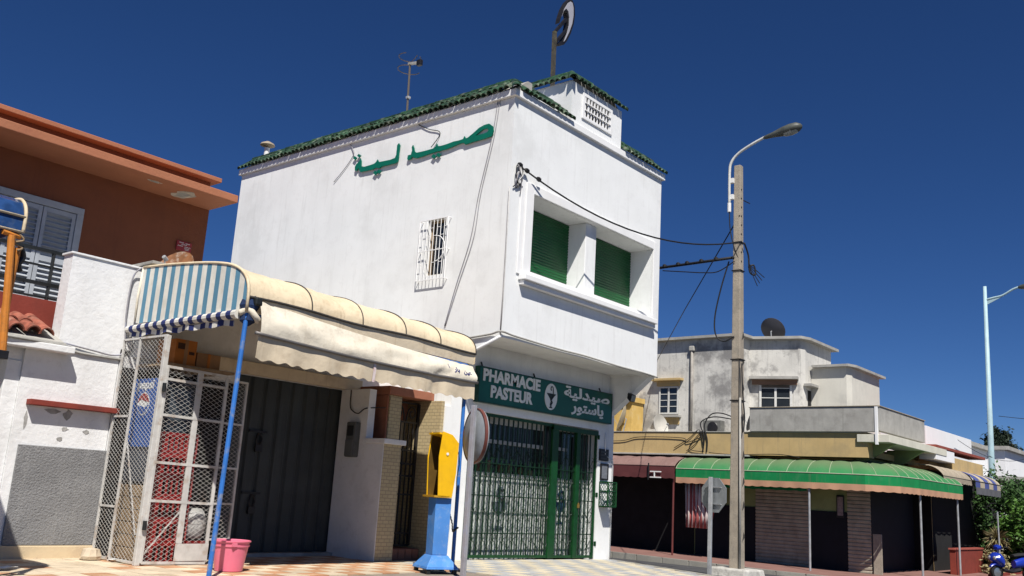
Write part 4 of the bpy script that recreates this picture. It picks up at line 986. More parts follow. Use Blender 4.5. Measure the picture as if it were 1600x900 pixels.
MB().tube([(10.03, 9.2, 2.94), (10.03, 11.74, 2.98)], .02, 6).build('frame_tube', pole_blue, aw)
MB().tube([(6.19, 9.24, 3.0), (10.03, 9.2, 2.94)], .02, 6).build('frame_tube', pole_blue, aw)

# ------------------------------------------------------------------ white mesh cage and gate
cg = thing('mesh_cage', 'white expanded-metal cage with gate beside the blue awning pole', 'cage', (6.1, 10.75, 0))
CX, CY0, CY1, CZ = 6.10, 10.76, 11.84, 2.82
MB().bar((CX, CY0, .0), (CX, CY0, CZ), .065, .065, (1, 0, 0)).build('corner_post', mesh_white, cg, bevel=.006)
for y in (11.42, CY1): MB().bar((CX, y, .0), (CX, y, CZ), .026, .026, (1, 0, 0)).build('post', mesh_white, cg)
for z, a, b in ((.03, CY0, CY1), (CZ, CY0, CY1), (1.80, 11.42, CY1), (.66, 11.42, CY1)): MB().bar((CX, a, z), (CX, b, z), .026).build('rail', mesh_white, cg)
MB().bar((CX + .012, 11.42, 1.5), (CX + .012, 10.9, .35), .014).build('brace', mesh_white, cg)
m_ = MB()
for a, b in diamond_lines(CY0, 11.42, .03, CZ, .046, .028): m_.bar((CX, a[0], a[1]), (CX, b[0], b[1]), .0030, .003, (1, 0, 0))
for a, b in diamond_lines(11.42, CY1, .03, CZ, .046, .028): m_.bar((CX, a[0], a[1]), (CX, b[0], b[1]), .0030, .003, (1, 0, 0))
stuff(m_.build('side_mesh', mesh_white, cg, fix=False))
G0, G1, G2 = 6.145, 7.02, 7.375; GY = 10.735
for x, wd, z1 in ((G0, .035, 2.44), (6.62, .075, 2.41), (G1, .04, 2.39)): MB().bar((x, GY, .03 if x != 6.62 else .26), (x, GY, z1), wd, .03, (0, 1, 0)).build('gate_stile', mesh_white, cg, bevel=.003)
for z in (2.425, 2.27, 1.82, 1.235, .77, .035): MB().bar((G0, GY - .003, z), (G1, GY - .003, z - .015), .03, .032).build('gate_rail', mesh_white, cg)
MB().bar((G0 + .02, GY + .02, .12), (6.60, GY + .02, .66), .014).build('gate_brace', mesh_white, cg)
B('kick_plate', mesh_white, cg, (6.565, GY - .022, .05, G1 + .018, GY - .019, .26), bevel=0)
MB().bar((G2, GY + .06, .30), (G2, GY + .06, 2.38), .03, .03, (0, 1, 0)).build('gate_stile', mesh_white, cg)
for z in (2.37, 1.80, 1.22, .76, .31): MB().bar((G1 + .03, GY + .01, z), (G2, GY + .06, z), .026).build('gate_rail', mesh_white, cg)
m_ = MB()
for a, b in diamond_lines(G0, G1, .27, 2.42, .046, .028): m_.bar((a[0], GY, a[1]), (b[0], GY, b[1]), .0028, .003, (0, 1, 0))
for a, b in diamond_lines(G0, 6.565, .04, .27, .046, .028): m_.bar((a[0], GY, a[1]), (b[0], GY, b[1]), .0028, .003, (0, 1, 0))
for a, b in diamond_lines(G1 + .03, G2, .31, 2.37, .046, .028): m_.bar((a[0], GY + .01 + (a[0] - G1) * .14, a[1]), (b[0], GY + .01 + (b[0] - G1) * .14, b[1]), .0028, .003, (0, 1, 0))
stuff(m_.build('gate_mesh', mesh_white, cg, fix=False))
for z in (.42, 2.1): MB().tube([(6.11, 10.70, z), (6.11, 10.70, z + .11)], .025, 8).build('hinge', iron_dark, cg)

# goods inside the cage
co = thing('drinks_cooler', 'drinks cooler with blue side panel and round emblem inside cage', 'cooler', (6.55, 11.4, .95))
B('cabinet', M('cabinet_dark', (.06, .07, .09), .5, .1, 4), co, (6.29, 11.14, .97, 6.85, 11.73, 2.32), bevel=.02)
B('side_panel', pepsi_blue, co, (6.268, 11.15, 1.42, 6.289, 11.72, 2.31))
B('door', M('cooler_glass', (.05, .06, .07), .1), co, (6.31, 11.118, 1.05, 6.83, 11.139, 2.25))
FX = lambda u, z: (6.2675, 11.43 - u, z)
def circ(r, a0, a1, n=20): return [(r * math.cos(lerp(a0, a1, i / n)), r * math.sin(lerp(a0, a1, i / n))) for i in range(n + 1)]
ez = 1.98
flat_curve('emblem_disc', [[(a, ez + b) for a, b in circ(.15, 0, 2 * math.pi)[:-1]]], FX, (-.003, 0, 0), sign_white, co)
flat_curve('emblem_top', [[(a, ez + b) for a, b in circ(.135, .15, math.pi - .1)] + [(-.06, ez + .06), (.05, ez + .03)]], lambda u, z: (6.2640, 11.43 - u, z), (-.003, 0, 0), plaque_red, co)
flat_curve('emblem_base', [[(a, ez + b) for a, b in circ(.135, math.pi + .15, 2 * math.pi - .1)] + [(.06, ez - .05), (-.05, ez - .03)]], lambda u, z: (6.2640, 11.43 - u, z), (-.003, 0, 0), pepsi_blue, co)
text_part('lettering', 'pepsi', .16, -.2, .40, 2.18, FX, (-.003, 0, 0), sign_white, co, bold=.004)
wb = thing('wooden_box', 'tan wooden box under the drinks cooler in the cage', 'box', (6.55, 11.4, 0))
for i in range(6): B('plank', wood_tan, wb, (6.27, 11.15, .02 + .155 * i, 6.87, 11.73, .165 + .155 * i))
for i in range(6):
    c = thing('drinks_crate', 'red plastic crate in the cage, %s' % ('at the bottom of its stack', 'second from the bottom of its stack', 'third from the bottom of its stack', 'third from the top of its stack', 'second from the top of its stack', 'topmost of its stack')[i], 'crate', (6.52, 10.97, .27 * i + .01), 'red crates in the cage')
    z = .27 * i + .01; x0, x1, y0, y1 = 6.30 + .01 * (i % 2), 6.76 + .01 * (i % 2), 10.82, 11.11
    B('base', red_plastic, c, (x0, y0, z, x1, y1, z + .03))
    B('rim', red_plastic, c, (x0, y0, z + .21, x1, y0 + .02, z + .265), (x0, y1 - .02, z + .21, x1, y1, z + .265), (x0, y0 + .02, z + .21, x0 + .02, y1 - .02, z + .265), (x1 - .02, y0 + .02, z + .21, x1, y1 - .02, z + .265))
    wv = MB()
    for k in range(7):
        xx = lerp(x0 + .01, x1 - .03, k / 6); wv.box(xx, y0 + .002, z + .03, xx + .022, y0 + .016, z + .21); wv.box(xx, y1 - .016, z + .03, xx + .022, y1 - .002, z + .21)
    for k in range(5):
        yy = lerp(y0 + .02, y1 - .04, k / 4); wv.box(x0 + .002, yy, z + .03, x0 + .016, yy + .022, z + .21); wv.box(x1 - .016, yy, z + .03, x1 - .002, yy + .022, z + .21)
    wv.build('side_slats', red_plastic, c)
for i, lab in enumerate(('red plastic crate standing alone beside the crate stack', )):
    c = thing('drinks_crate', lab, 'crate', (6.95, 10.98, .0), 'red crates in the cage')
    B('base', red_plastic, c, (6.79, 10.84, .01, 7.08, 11.12, .04)); B('wall', red_plastic, c, (6.79, 10.84, .04, 7.08, 10.86, .28), (6.79, 11.10, .04, 7.08, 11.12, .28), (6.79, 10.86, .04, 6.81, 11.10, .28), (7.06, 10.86, .04, 7.08, 11.10, .28))
sk = MB(); rows = []
for i in range(13):
    t = i / 12 * math.pi; rows.append((.02 + .15 * math.sin(t) ** .7, .29 + .20 * (1 - math.cos(t))))
sk.lathe(rows, (6.93, 10.98, 0), 16); rs = random.Random(3)
sk.v = [(x + rs.uniform(-.012, .012), y + rs.uniform(-.012, .012), z + rs.uniform(-.01, .01)) for x, y, z in sk.v]
tag(sk.build('plastic_sack', M('sack_grey', (.42, .42, .40), .6, .1, 5), None, smooth=True), 'crumpled white plastic sack on the lone crate behind the gate', 'sack')
sh = thing('wall_shelf', 'plain wooden shelf above the cage carrying two cartons', 'shelf', (6.8, 11.4, 2.48))
B('board', wood_tan, sh, (6.3, 11.0, 2.48, 7.3, 11.745, 2.515)); [B('bracket', iron_dark, sh, (x, 11.6, 2.3, x + .03, 11.745, 2.479)) for x in (6.45, 7.1)]
c = thing('cardboard_carton', 'orange printed carton, larger of two on the shelf', 'carton', (6.55, 11.25, 2.516)); B('body', cardboard_o, c, (6.40, 11.06, 2.517, 6.71, 11.5, 2.85), bevel=.004); B('tape', cardboard, c, (6.53, 11.055, 2.517, 6.58, 11.0595, 2.85), bevel=0)
B('print_bar', M('print_dark', (.07, .03, .015), .9), c, (6.43, 11.054, 2.72, 6.53, 11.0585, 2.80), (6.60, 11.054, 2.66, 6.68, 11.0585, 2.70), bevel=0)
c = thing('cardboard_carton', 'brown carton, smaller of two on the shelf', 'carton', (6.9, 11.25, 2.516)); B('body', cardboard, c, (6.74, 11.08, 2.517, 7.10, 11.5, 2.715), bevel=.004); B('tape', cardboard_o, c, (6.90, 11.075, 2.517, 6.94, 11.0795, 2.715), bevel=0)
o = MB().box(6.80, 11.55, 1.2, 7.02, 11.57, 2.36).build('display_board', M('board_grey', (.30, .30, .29), .7, .15, 4)); tag(o, 'narrow white board standing behind the cage gate', 'board')

# ------------------------------------------------------------------ bucket
bk = thing('plastic_bucket', 'pink plastic bucket on the pavement beside the blue pole', 'bucket', (6.83, 9.92, 0))
bc = (6.83, 9.92, 0)
MB().lathe([(.02, .004), (.155, .004), (.165, .012), (.215, .345), (.228, .345), (.232, .36), (.222, .365), (.205, .355), (.15, .03), (.02, .025)], bc, 28).build('tub', plastic_pink, bk, smooth='auto')
MB().lathe([(.205, .295), (.219, .295), (.221, .315), (.208, .315)], bc, 28, cap0=False, cap1=False).build('rim_band', plastic_pink, bk, smooth='auto')
for a in (-2.0, 1.14): MB().box(bc[0] + .215 * math.cos(a) - .03, bc[1] + .215 * math.sin(a) - .02, .30, bc[0] + .215 * math.cos(a) + .03, bc[1] + .215 * math.sin(a) + .02, .345).build('lug', plastic_pink, bk)
# litter
o = MB().lathe([(.02, .0), (.11, .01), (.13, .05), (.09, .13), (.02, .15)], (5.93, 11.55, 0), 9); rs = random.Random(8)
o.v = [(x + rs.uniform(-.02, .02), y + rs.uniform(-.02, .02), z) for x, y, z in o.v]
tag(o.build('plastic_bag', M('bag_beige', (.55, .46, .34), .6, .1, 6), None), 'crumpled beige bag lying against the foot of the cage', 'bag')
for k, (x, y, lab) in enumerate(((6.02, 11.2, 'white paper scrap on the pavement by the cage'), (4.45, 10.6, 'white paper scrap on the pavement at far left'))):
    rs = random.Random(20 + k); tag(MB().sheet([[(x + .07 * i + rs.uniform(-.02, .02), y + .06 * j + rs.uniform(-.02, .02), .008 + rs.uniform(0, .03)) for j in range(3)] for i in range(4)], (0, 0, .003)).build('paper_scrap', plastic_white), lab, 'litter')

# ------------------------------------------------------------------ telephone booth
tb = thing('telephone_booth', 'public telephone with yellow hood on a blue pedestal', 'telephone booth', (9.62, 9.12, 0))
px, py = 9.60, 9.12
def frus(cx, cy, a, za, b, zb): return [(cx - a, cy - a, za), (cx + a, cy - a, za), (cx + a, cy + a, za), (cx - a, cy + a, za), (cx - b, cy - b, zb), (cx + b, cy - b, zb), (cx + b, cy + b, zb), (cx - b, cy + b, zb)]
MB().hexa(frus(px, py, .27, .05, .265, .075)).hexa(frus(px, py, .265, .0755, .135, .23)).build('pedestal_foot', booth_blue, tb, bevel=.008)
for sx in (-1, 1):
    for sy in (-1, 1): B('leg', iron_dark, tb, (px + sx * .22 - .03, py + sy * .22 - .03, -.02, px + sx * .22 + .03, py + sy * .22 + .03, .0495))
MB().hexa(frus(px, py, .125, .231, .135, 1.0)).build('pedestal', booth_blue, tb, bevel=.008)
# hood: open towards the left, two shaped cheeks, back, top and floor
hx0, hx1, hy0, hy1 = 9.40, 9.74, 8.93, 9.34
cheek = [(9.46, 1.005), (9.70, 1.005), (9.745, 1.35), (9.76, 1.76), (9.64, 1.87), (9.47, 1.91), (9.43, 1.55)]
for y in (hy0, hy1): MB().prism(cheek, 'y', y - .012, y + .012).build('hood_cheek', booth_yellow, tb, bevel=.006)
MB().prism([(9.66, 1.006), (9.685, 1.006), (9.735, 1.35), (9.752, 1.77), (9.735, 1.785), (9.71, 1.36)], 'y', hy0 + .013, hy1 - .013).build('hood_back', M('booth_shade', (.10, .055, .006), .6, .2, 4), tb)  # back coloured dark to paint in the shade inside the hood
MB().prism([(q[0] + (.012 if q[0] < 9.6 else -.012), q[1] + (.012 if q[1] < 1.2 else -.015)) for q in cheek], 'y', hy1 - .020, hy1 - .013).build('hood_inner_shade', MATS['booth_shade'], tb)  # dark sheets added inside both cheeks, standing in for shade
MB().prism([(q[0] + (.012 if q[0] < 9.6 else -.012), q[1] + (.012 if q[1] < 1.2 else -.015)) for q in cheek], 'y', hy0 + .013, hy0 + .020).build('hood_inner_shade', MATS['booth_shade'], tb)
MB().prism([(9.42, 1.895), (9.62, 1.875), (9.74, 1.785), (9.72, 1.76), (9.61, 1.85), (9.42, 1.87)], 'y', hy0 + .013, hy1 - .013).build('hood_top', booth_yellow, tb)
MB().prism([(9.40, 1.003), (9.66, 1.003), (9.66, 1.03), (9.40, 1.03)], 'y', hy0 - .012, hy1 + .012).build('hood_floor', M('hood_floor', (.45, .25, .02), .5), tb)
B('telephone', M('phone_dark', (.03, .03, .03), .5), tb, (9.60, 9.03, 1.22, 9.665, 9.25, 1.62), bevel=.01)
MB().tube(smooth_path([(9.56, 9.06, 1.60), (9.52, 9.06, 1.55), (9.525, 9.06, 1.42), (9.56, 9.06, 1.36)], 4), .022, 7).build('handset', iron_black, tb, smooth=True)
MB().tube([(9.57, 8.917, 1.60), (9.57, 8.905, 1.60)], .02, 10).build('rivet', plastic_white, tb)
MB().tube(smooth_path([(9.75, 8.96, 1.7), (9.82, 8.98, 1.5), (9.79, 8.98, 1.3), (9.81, 9.0, 1.1)], 4), .006, 5).build('wire', cable_black, tb, smooth=True)
tb.rotation_euler = (0, 0, math.radians(-21)); tb.scale = (.90, .90, 1)
# chain tying the booth to the pole
ch = MB(); cp = smooth_path([(9.75, 9.06, .78), (9.83, 9.08, .66), (9.9, 9.12, .55), (10.06, 9.17, .60)], 6)
for i in range(0, len(cp) - 1):
    a, b = cp[i], cp[i + 1]; ch.tube([a.lerp(b, -.15), a.lerp(b, .5) + Vector((0, 0, .012 * (-1) ** i)), a.lerp(b, 1.15)], .010, 5)
tag(ch.build('chain', iron_dark), 'dark chain between the blue booth pedestal and blue pole', 'chain')

# ------------------------------------------------------------------ traffic mirror
tm = thing('traffic_mirror', 'round traffic mirror seen from behind on grey post', 'mirror', (9.24, 8.28, 0))
MB().box(9.21, 8.25, -.02, 9.245, 8.31, 2.24).build('post', grey_paint, tm, bevel=.004); MB().box(9.25, 8.255, -.02, 9.275, 8.305, 2.24).build('post', galv, tm, bevel=.004)
aim = Vector((math.cos(math.radians(-24)), math.sin(math.radians(-24)), 0)); mc = Vector((9.44, 8.42, 1.85))
MB().lathe([(.02, -.07), (.22, -.055), (.33, -.02), (.365, .0), (.365, .05), (.34, .05), (.33, .02), (.02, .02)], mc, 30, aim).build('back_shell', M('shell_grey', (.25, .27, .29), .55, .12, 5, stain=((.12, .12, .12), .5, 5)), tm, smooth='auto')
MB().lathe([(.362, -.012), (.378, -.01), (.378, .03), (.366, .03)], mc, 30, aim, cap0=False, cap1=False).build('rim', M('rim_red', (.13, .04, .03), .5, .15, 5), tm, smooth='auto')
MB().bar((9.26, 8.30, 1.95), mc + Vector((-.06, 0, .1)), .03).build('arm', galv, tm); MB().bar((9.26, 8.30, 1.72), mc + Vector((-.06, 0, -.13)), .03).build('arm', galv, tm)

# ================================================================== CONCRETE UTILITY POLE, LAMP, CABLES
up_ = thing('utility_pole', 'tall square concrete utility pole with street lamp on curved arm', 'utility pole', (17.53, 8.47, -.25))
PX, PY = 17.53, 8.47
def sq(cx, cy, a, za, b, zb): return frus(cx, cy, a, za, b, zb)
MB().hexa(sq(PX, PY, .118, -.2, .074, 8.36)).build('shaft', concrete, up_, bevel=.015)
MB().hexa([(PX - .5, PY - .42, -.5), (PX + .4, PY - .5, -.5), (PX + .5, PY + .4, -.5), (PX - .45, PY + .5, -.5), (PX - .42, PY - .36, -.055), (PX + .34, PY - .42, -.06), (PX + .42, PY + .34, -.06), (PX - .38, PY + .42, -.05)]).build('base_block', M('base_block', (.46, .45, .41), .95, .2, 5, .5, 30, stain=((.25, .24, .22), .7, 7)), up_, bevel=.03)
# step niches on the street face (dark recess with a little sill)
nic = mesh_of(MB().prism([(-.055, -.09), (.055, .0), (.0, .09)], 'y', -.004, .004), 'step_niche', M('niche_dark', (.05, .045, .04), .95))
for i, z in enumerate((.55, 1.15, 1.62, 2.15, 2.9, 3.5, 4.05, 4.6)):
    r = lerp(.118, .074, (z + .2) / 8.56)
    inst('step_niche', nic, up_, (PX + r * .45, PY - r - .003, z))
hole = mesh_of(MB().lathe([(.018, -.006), (.018, .004)], (0, 0, 0), 8, (0, 1, 0)), 'bolt_hole', iron_black)
for i in range(10):
    z = 6.0 + .2 * i; r = lerp(.118, .074, (z + .2) / 8.56); inst('bolt_hole', hole, up_, (PX - r * .35, PY - r - .002, z))
# lamp arm
arm = smooth_path([(17.40, 8.62, 7.45), (17.40, 8.62, 8.15), (17.41, 8.585, 8.42), (17.44, 8.42, 8.62), (17.47, 8.12, 8.78), (17.5, 7.82, 8.90)], 5)
MB().tube(arm, .03, 8).build('lamp_arm', M('arm_white', (.55, .55, .52), .5, .1, 6, stain=((.3, .28, .25), .5, 8)), up_, smooth=True)
MB().tube([(17.40, 8.62, 7.30), (17.40, 8.62, 7.5)], .04, 8).build('arm_socket', plastic_white, up_, smooth='auto')
for z in (7.58, 7.95): B('arm_bracket', plastic_white, up_, (17.39, 8.53, z, 17.47, 8.64, z + .11))
ld = Vector((.10, -.72, .16)).normalized(); l0 = Vector((17.495, 7.88, 8.875))
hd = MB(); prof_ = [(.03, 0), (.05, .06), (.07, .22), (.115, .42), (.135, .60), (.12, .74), (.06, .82), (.01, .84)]
hd.lathe(prof_, l0, 14, ld); hd.v = [(x, y, (l0.z + (z - l0.z) * .85)) for x, y, z in hd.v]
head = hd.build('lamp_head', lamp_grey, up_, smooth='auto')
gl = MB().lathe([(.02, .38), (.09, .45), (.115, .60), (.10, .72), (.02, .78)], l0 + Vector((0, 0, -.045)), 14, ld); gl.build('lamp_lens', lens, up_, smooth='auto')
# cable clutter hugging the pole
MB().tube(smooth_path([(17.40, 8.62, 7.3), (17.41, 8.60, 6.9), (17.44, 8.52, 6.5), (17.46, 8.40, 6.2)], 5), .012, 5).build('lamp_feed', cable_black, up_, smooth=True)
MB().tube(smooth_path([(17.40, 8.32, 4.0), (17.43, 8.31, 3.4), (17.5, 8.3, 2.9), (17.42, 8.3, 2.6), (17.40, 8.31, 2.95)], 5), .014, 5).build('cable_loop', cable_black, up_, smooth=True)
MB().tube([(17.42, 8.36, 3.3), (17.40, 8.345, -.05)], .022, 6).build('riser_pipe', concrete_pale, up_, smooth=True)
MB().tube([(17.43, 8.385, 4.1), (17.405, 8.37, -.05)], .012, 5).build('riser_cable', cable_black, up_, smooth=True)
for z in (6.62, 6.0, 4.1, 3.25):
    r = lerp(.118, .074, (z + .2) / 8.56) + .012
    MB().tube([(PX - r, PY - r, z), (PX + r, PY - r, z), (PX + r, PY + r, z), (PX - r, PY + r, z), (PX - r, PY - r, z)], .012, 5).build('strap', iron_black, up_)
MB().tube(smooth_path([(17.5, 8.32, 6.6), (17.66, 8.3, 6.35), (17.68, 8.28, 6.0), (17.78, 8.2, 5.95), (17.75, 8.22, 6.15), (17.66, 8.3, 6.1)], 5), .018, 5).build('cable_bundle', cable_black, up_, smooth=True)
for k in range(4): MB().tube([(17.66, 8.28, 6.10 + .02 * k), (17.80 + .05 * k, 8.16 - .03 * k, 5.70 + .07 * k)], .009, 5).build('cable_end', cable_black, up_)
MB().bar((17.6, 8.45, 7.62), (17.86, 8.36, 7.58), .015).build('hook', iron_black, up_)

cable('black service cable sagging from the pharmacy wall to the concrete pole', sag((11.52, 9.63, 6.63), (17.46, 8.36, 6.62), .52, 16), .016, smoothn=0)
cable('thick black cable bundle running behind the white building to the pole', sag((17.42, 8.52, 6.28), (19.6, 20, 7.1), .1, 14), .032, smoothn=0)
cable('thin looping cable hung below the thick bundle near the pole', [(17.42, 8.5, 6.2), (17.45, 8.9, 6.02), (17.5, 9.3, 6.05), (17.55, 9.7, 6.12), (17.7, 10.4, 6.26)], .012)
cable('taut black stay wire slanting from pole down to the far building', [(17.44, 8.40, 7.2), (24.7, 13.7, 6.98), (32.0, 18.95, 6.75)], .014, smoothn=0)
cable('slack black cable drooping in a loop on the pole left side', [(17.4, 8.62, 6.2), (17.35, 8.78, 5.6), (17.33, 8.9, 5.0), (17.34, 8.88, 4.62), (17.38, 8.72, 4.48), (17.42, 8.5, 4.58)], .016)
kn = thing('cable_clamp_row', 'row of dark clamps on the thick cable bundle by the pole', 'clamp', (17.5, 9.0, 6.25))
for i in range(7):
    t = .04 + .03 * i + .004 * (i % 3); p = Vector((17.42, 8.52, 6.28)).lerp(Vector((19.6, 20, 7.1)), t) - Vector((0, 0, .1 * 4 * t * (1 - t) - .02))
    MB().lathe([(.02, -.04), (.05, -.02), (.05, .03), (.02, .05)], p, 7).build('clamp', cable_black, kn)
# service entry on the pharmacy front corner
se = thing('service_entry', 'tangle of black and grey wires at the pharmacy front corner', 'wires', (11.5, 9.66, 6.4))
rs = random.Random(5)
for k in range(7):
    pts = [(11.50 + rs.uniform(-.04, .05), 9.64, 6.66 + rs.uniform(-.04, .03)), (11.47 + rs.uniform(-.08, .12), 9.60, 6.55 + rs.uniform(-.06, .06)), (11.46 + rs.uniform(-.08, .16), 9.62, 6.40 + rs.uniform(-.08, .05)), (11.44 + rs.uniform(-.06, .2), 9.655, 6.22 + rs.uniform(-.08, .1))]
    MB().tube(smooth_path(pts, 5), .010, 5).build('wire', (cable_black, cable_pale, grey_paint)[k % 3], se, smooth=True)
for p in ((11.50, 9.62, 6.65), (11.68, 9.61, 6.60), (11.98, 9.58, 6.53)): MB().lathe([(.02, -.05), (.04, -.02), (.04, .03), (.015, .06)], p, 8, (1, 0, -.3)).build('insulator', cable_black, se, smooth='auto')
# wires on the side wall
for k, (dy, lab) in enumerate(((0, 'thin grey wire hanging down the white side wall, nearer the corner'), (.05, 'thin grey wire hanging down the white side wall, farther from the corner'))):
    cable(lab, [(11.318, 10.02 + dy, 7.86), (11.316, 10.10 + dy, 7.2), (11.316, 10.32 + dy, 6.2), (11.316, 10.42 + dy * 1.4, 5.4), (11.316, 10.70 + dy, 4.6), (11.316, 10.94 + dy * .4, 3.88)], .008, cable_pale if False else grey_paint, 'wires on the side wall')
cable('short dark wire dropping from roof edge to the green lettering', [(11.315, 12.05, 7.86), (11.31, 11.75, 7.70), (11.31, 11.48, 7.60), (11.31, 11.46, 7.5), (11.28, 11.62, 7.3)], .008)
cable('pair of thin wires falling left of the green lettering', [(11.315, 14.0, 7.86), (11.30, 13.85, 7.66), (11.31, 13.9, 7.55), (11.31, 14.1, 7.35), (11.31, 14.4, 7.12)], .008, grey_paint)
# cables on the white low house
cable('grey cable running under the ledge of the white low house', [(1.5, 11.68, 2.62), (4.6, 11.68, 2.61), (5.35, 11.86, 2.585), (5.6, 11.88, 2.56), (6.2, 11.88, 2.56)], .018, concrete_pale)
cable('dark cable looping across the white wall beside the striped awning', [(5.3, 11.88, 2.66), (5.7, 11.87, 2.62), (6.0, 11.87, 2.60), (6.12, 11.87, 2.70), (6.07, 11.86, 3.2), (6.09, 11.86, 3.7), (6.2, 11.8, 3.86)], .012, grey_paint)
cable('thin dark wire draped beside the electricity meter', [(9.83, 11.5, 2.6), (9.82, 11.48, 2.35), (9.81, 11.4, 2.26), (9.81, 11.25, 2.22), (9.83, 11.1, 2.3), (10.15, 11.0, 2.34)], .009)

# ================================================================== STOP SIGN (back)
st = thing('octagonal_sign', 'octagonal road sign seen from behind on a grey post', 'road sign', (15.62, 8.08, -.2))
MB().bar((15.62, 8.08, -.3), (15.66, 8.09, 1.63), .07, .05, (1, 0, 0)).build('post', galv, st, bevel=.006)
sd = Vector((math.cos(math.radians(-18)), math.sin(math.radians(-18)), 0)); sl_ = Vector((-sd.y, sd.x, 0)); sc_ = Vector((15.72, 8.06, 1.31))
oc = [sc_ + (sl_ * math.cos(math.pi / 8 + i * math.pi / 4) + Vector((0, 0, 1)) * math.sin(math.pi / 8 + i * math.pi / 4)) * .335 for i in range(8)]
MB().add([p for p in oc] + [p + sd * .012 for p in oc], [tuple(range(8)), tuple(range(8, 16))] + [(i, (i + 1) % 8, 8 + (i + 1) % 8, 8 + i) for i in range(8)]).build('plate', M('plate_grey', (.30, .32, .33), .45, .1, 5, metal=.3), st)
oc2 = [sc_ + sd * .013 + (p - sc_) * .98 for p in oc]
MB().add(oc2 + [p + sd * .003 for p in oc2], [tuple(range(8)), tuple(range(8, 16))] + [(i, (i + 1) % 8, 8 + (i + 1) % 8, 8 + i) for i in range(8)]).build('front_face', plaque_red, st)
for z in (1.15, 1.45): MB().bar(sc_ - sd * .01 + sl_ * .2 + Vector((0, 0, z - 1.31)), sc_ - sd * .01 - sl_ * .2 + Vector((0, 0, z - 1.31)), .03, .015).build('stiffener', galv, st)

# ================================================================== FAR CORNER BUILDING
fb = thing('far_building', 'weathered grey two-storey corner building with ochre band across the street', 'building', (33, 14, -.7))
# ground floor shop wall
w = MB()
w.box(31.0, 10.6, -1.0, 31.3, 24, 3.0); w.box(31.3, 10.6, -1.0, 36.4, 10.9, 3.0); w.box(36.1, 10.9, -1.0, 36.4, 24, 3.4)
w.build('shop_wall', pale_green_wall, fb)
for q in ((30.972, 11.06, -1.0, 30.999, 12.33, 1.18), (30.972, 14.27, -1.0, 30.999, 16.6, 1.18), (31.0, 10.572, -1.0, 36.4, 10.599, 2.9)): B('dado', navy_dado, fb, q, bevel=0)
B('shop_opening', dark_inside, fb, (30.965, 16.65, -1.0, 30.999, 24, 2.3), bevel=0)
for a, b in ((12.35, 14.25), (10.30, 11.05)):
    roller(a, b, 30.96, -.72, 1.95, .12, 'roller_shutter', roller_brown, fb, 'x', .03)
    B('shutter_foot', M('foot_dark', (.03, .028, .026), .8), fb, (30.9, a, -.9, 30.95, b, -.68), bevel=0)
B('white_post', concrete, fb, (30.93, 9.98, -.7, 30.99, 10.25, .55))  # pale post; the grey concrete colour stands in for awning shade
# ochre band and slab
w = MB(); w.box(29.9, 10.0, 2.9, 30.5, 24, 3.67); w.box(30.5, 10.3, 3.0, 36.4, 24, 3.2)
w.build('ochre_band', ochre, fb)
B('terrace_slab', concrete_pale, fb, (29.87, 10.02, 3.672, 36.4, 24, 3.699))
B('band_foot', concrete_pale, fb, (29.8, 14, 2.84, 30.6, 24, 2.898), bevel=.01)
# balcony parapet
B('balcony_wall', concrete_pale, fb, (29.8, 9.66, 3.70, 29.98, 13.95, 4.50), (29.98, 9.66, 3.76, 34.95, 9.84, 4.53), bevel=.01)
B('balcony_cap', concrete, fb, (29.77, 9.63, 4.501, 30.01, 13.97, 4.53), (30.01, 9.63, 4.531, 34.97, 9.87, 4.56), bevel=.006)
B('corner_strip', trim_white, fb, (29.775, 9.635, 3.3, 29.86, 9.72, 4.499), bevel=.006)
B('balcony_slab', M('slab_cream', (.62, .60, .50), .9, .08, 2, streak=((.35, .34, .30), .4)), fb, (29.82, 9.3, 3.38, 36.3, 10.3, 3.62), bevel=.01)
MB().prism([(9.32, 3.379), (10.55, 3.379), (10.55, 2.6)], 'x', 30.4, 30.6).build('balcony_bracket', pale_green_wall, fb)
MB().prism([(9.32, 3.379), (10.55, 3.379), (10.55, 2.6)], 'x', 33.5, 33.7).build('balcony_bracket', pale_green_wall, fb)
MB().prism([(10.0, 3.4), (10.7, 3.4), (10.7, 2.9)], 'x', 29.92, 30.48).build('band_end', ochre, fb)
# upper storey
def block(name, poly, z0, z1, mat, parent): return MB().prism(poly, 'z', z0, z1).build(name, mat, parent)
UPY = [(32, 23), (32, 15.4), (32.83, 15.36), (33.33, 13.62), (33.66, 13.5), (36.3, 13.5), (36.3, 23)]
block('upper_wall', UPY, 3.701, 7.469, wall_grey, fb)
def grow(poly, d):
    cx = sum(p[0] for p in poly) / len(poly); cy = sum(p[1] for p in poly) / len(poly); out = []
    n = len(poly)
    for i in range(n):
        a = Vector(poly[i - 1]); b = Vector(poly[i]); c = Vector(poly[(i + 1) % n])
        n1 = Vector(((b - a).y, -(b - a).x)).normalized(); n2 = Vector(((c - b).y, -(c - b).x)).normalized()
        if n1.dot(b - Vector((cx, cy))) < 0 and n2.dot(b - Vector((cx, cy))) < 0: n1 = -n1; n2 = -n2
        m = (n1 + n2); m = m / max(.3, m.dot(n1)) if m.length > .1 else n1
        out.append((b.x + m.x * d, b.y + m.y * d))
    return out
block('roof_ledge', grow(UPY, .24), 7.47, 7.57, concrete_pale, fb)
U2 = [(34.2, 13.4), (34.2, 12.15), (34.5, 12.05), (37.6, 12.05), (37.6, 13.49), (36.4, 13.49)]
block('side_block', [(34.2, 13.49), (34.2, 12.15), (34.5, 12.05), (37.6, 12.05), (37.6, 13.49)], 3.701, 6.489, wall_cream, fb)
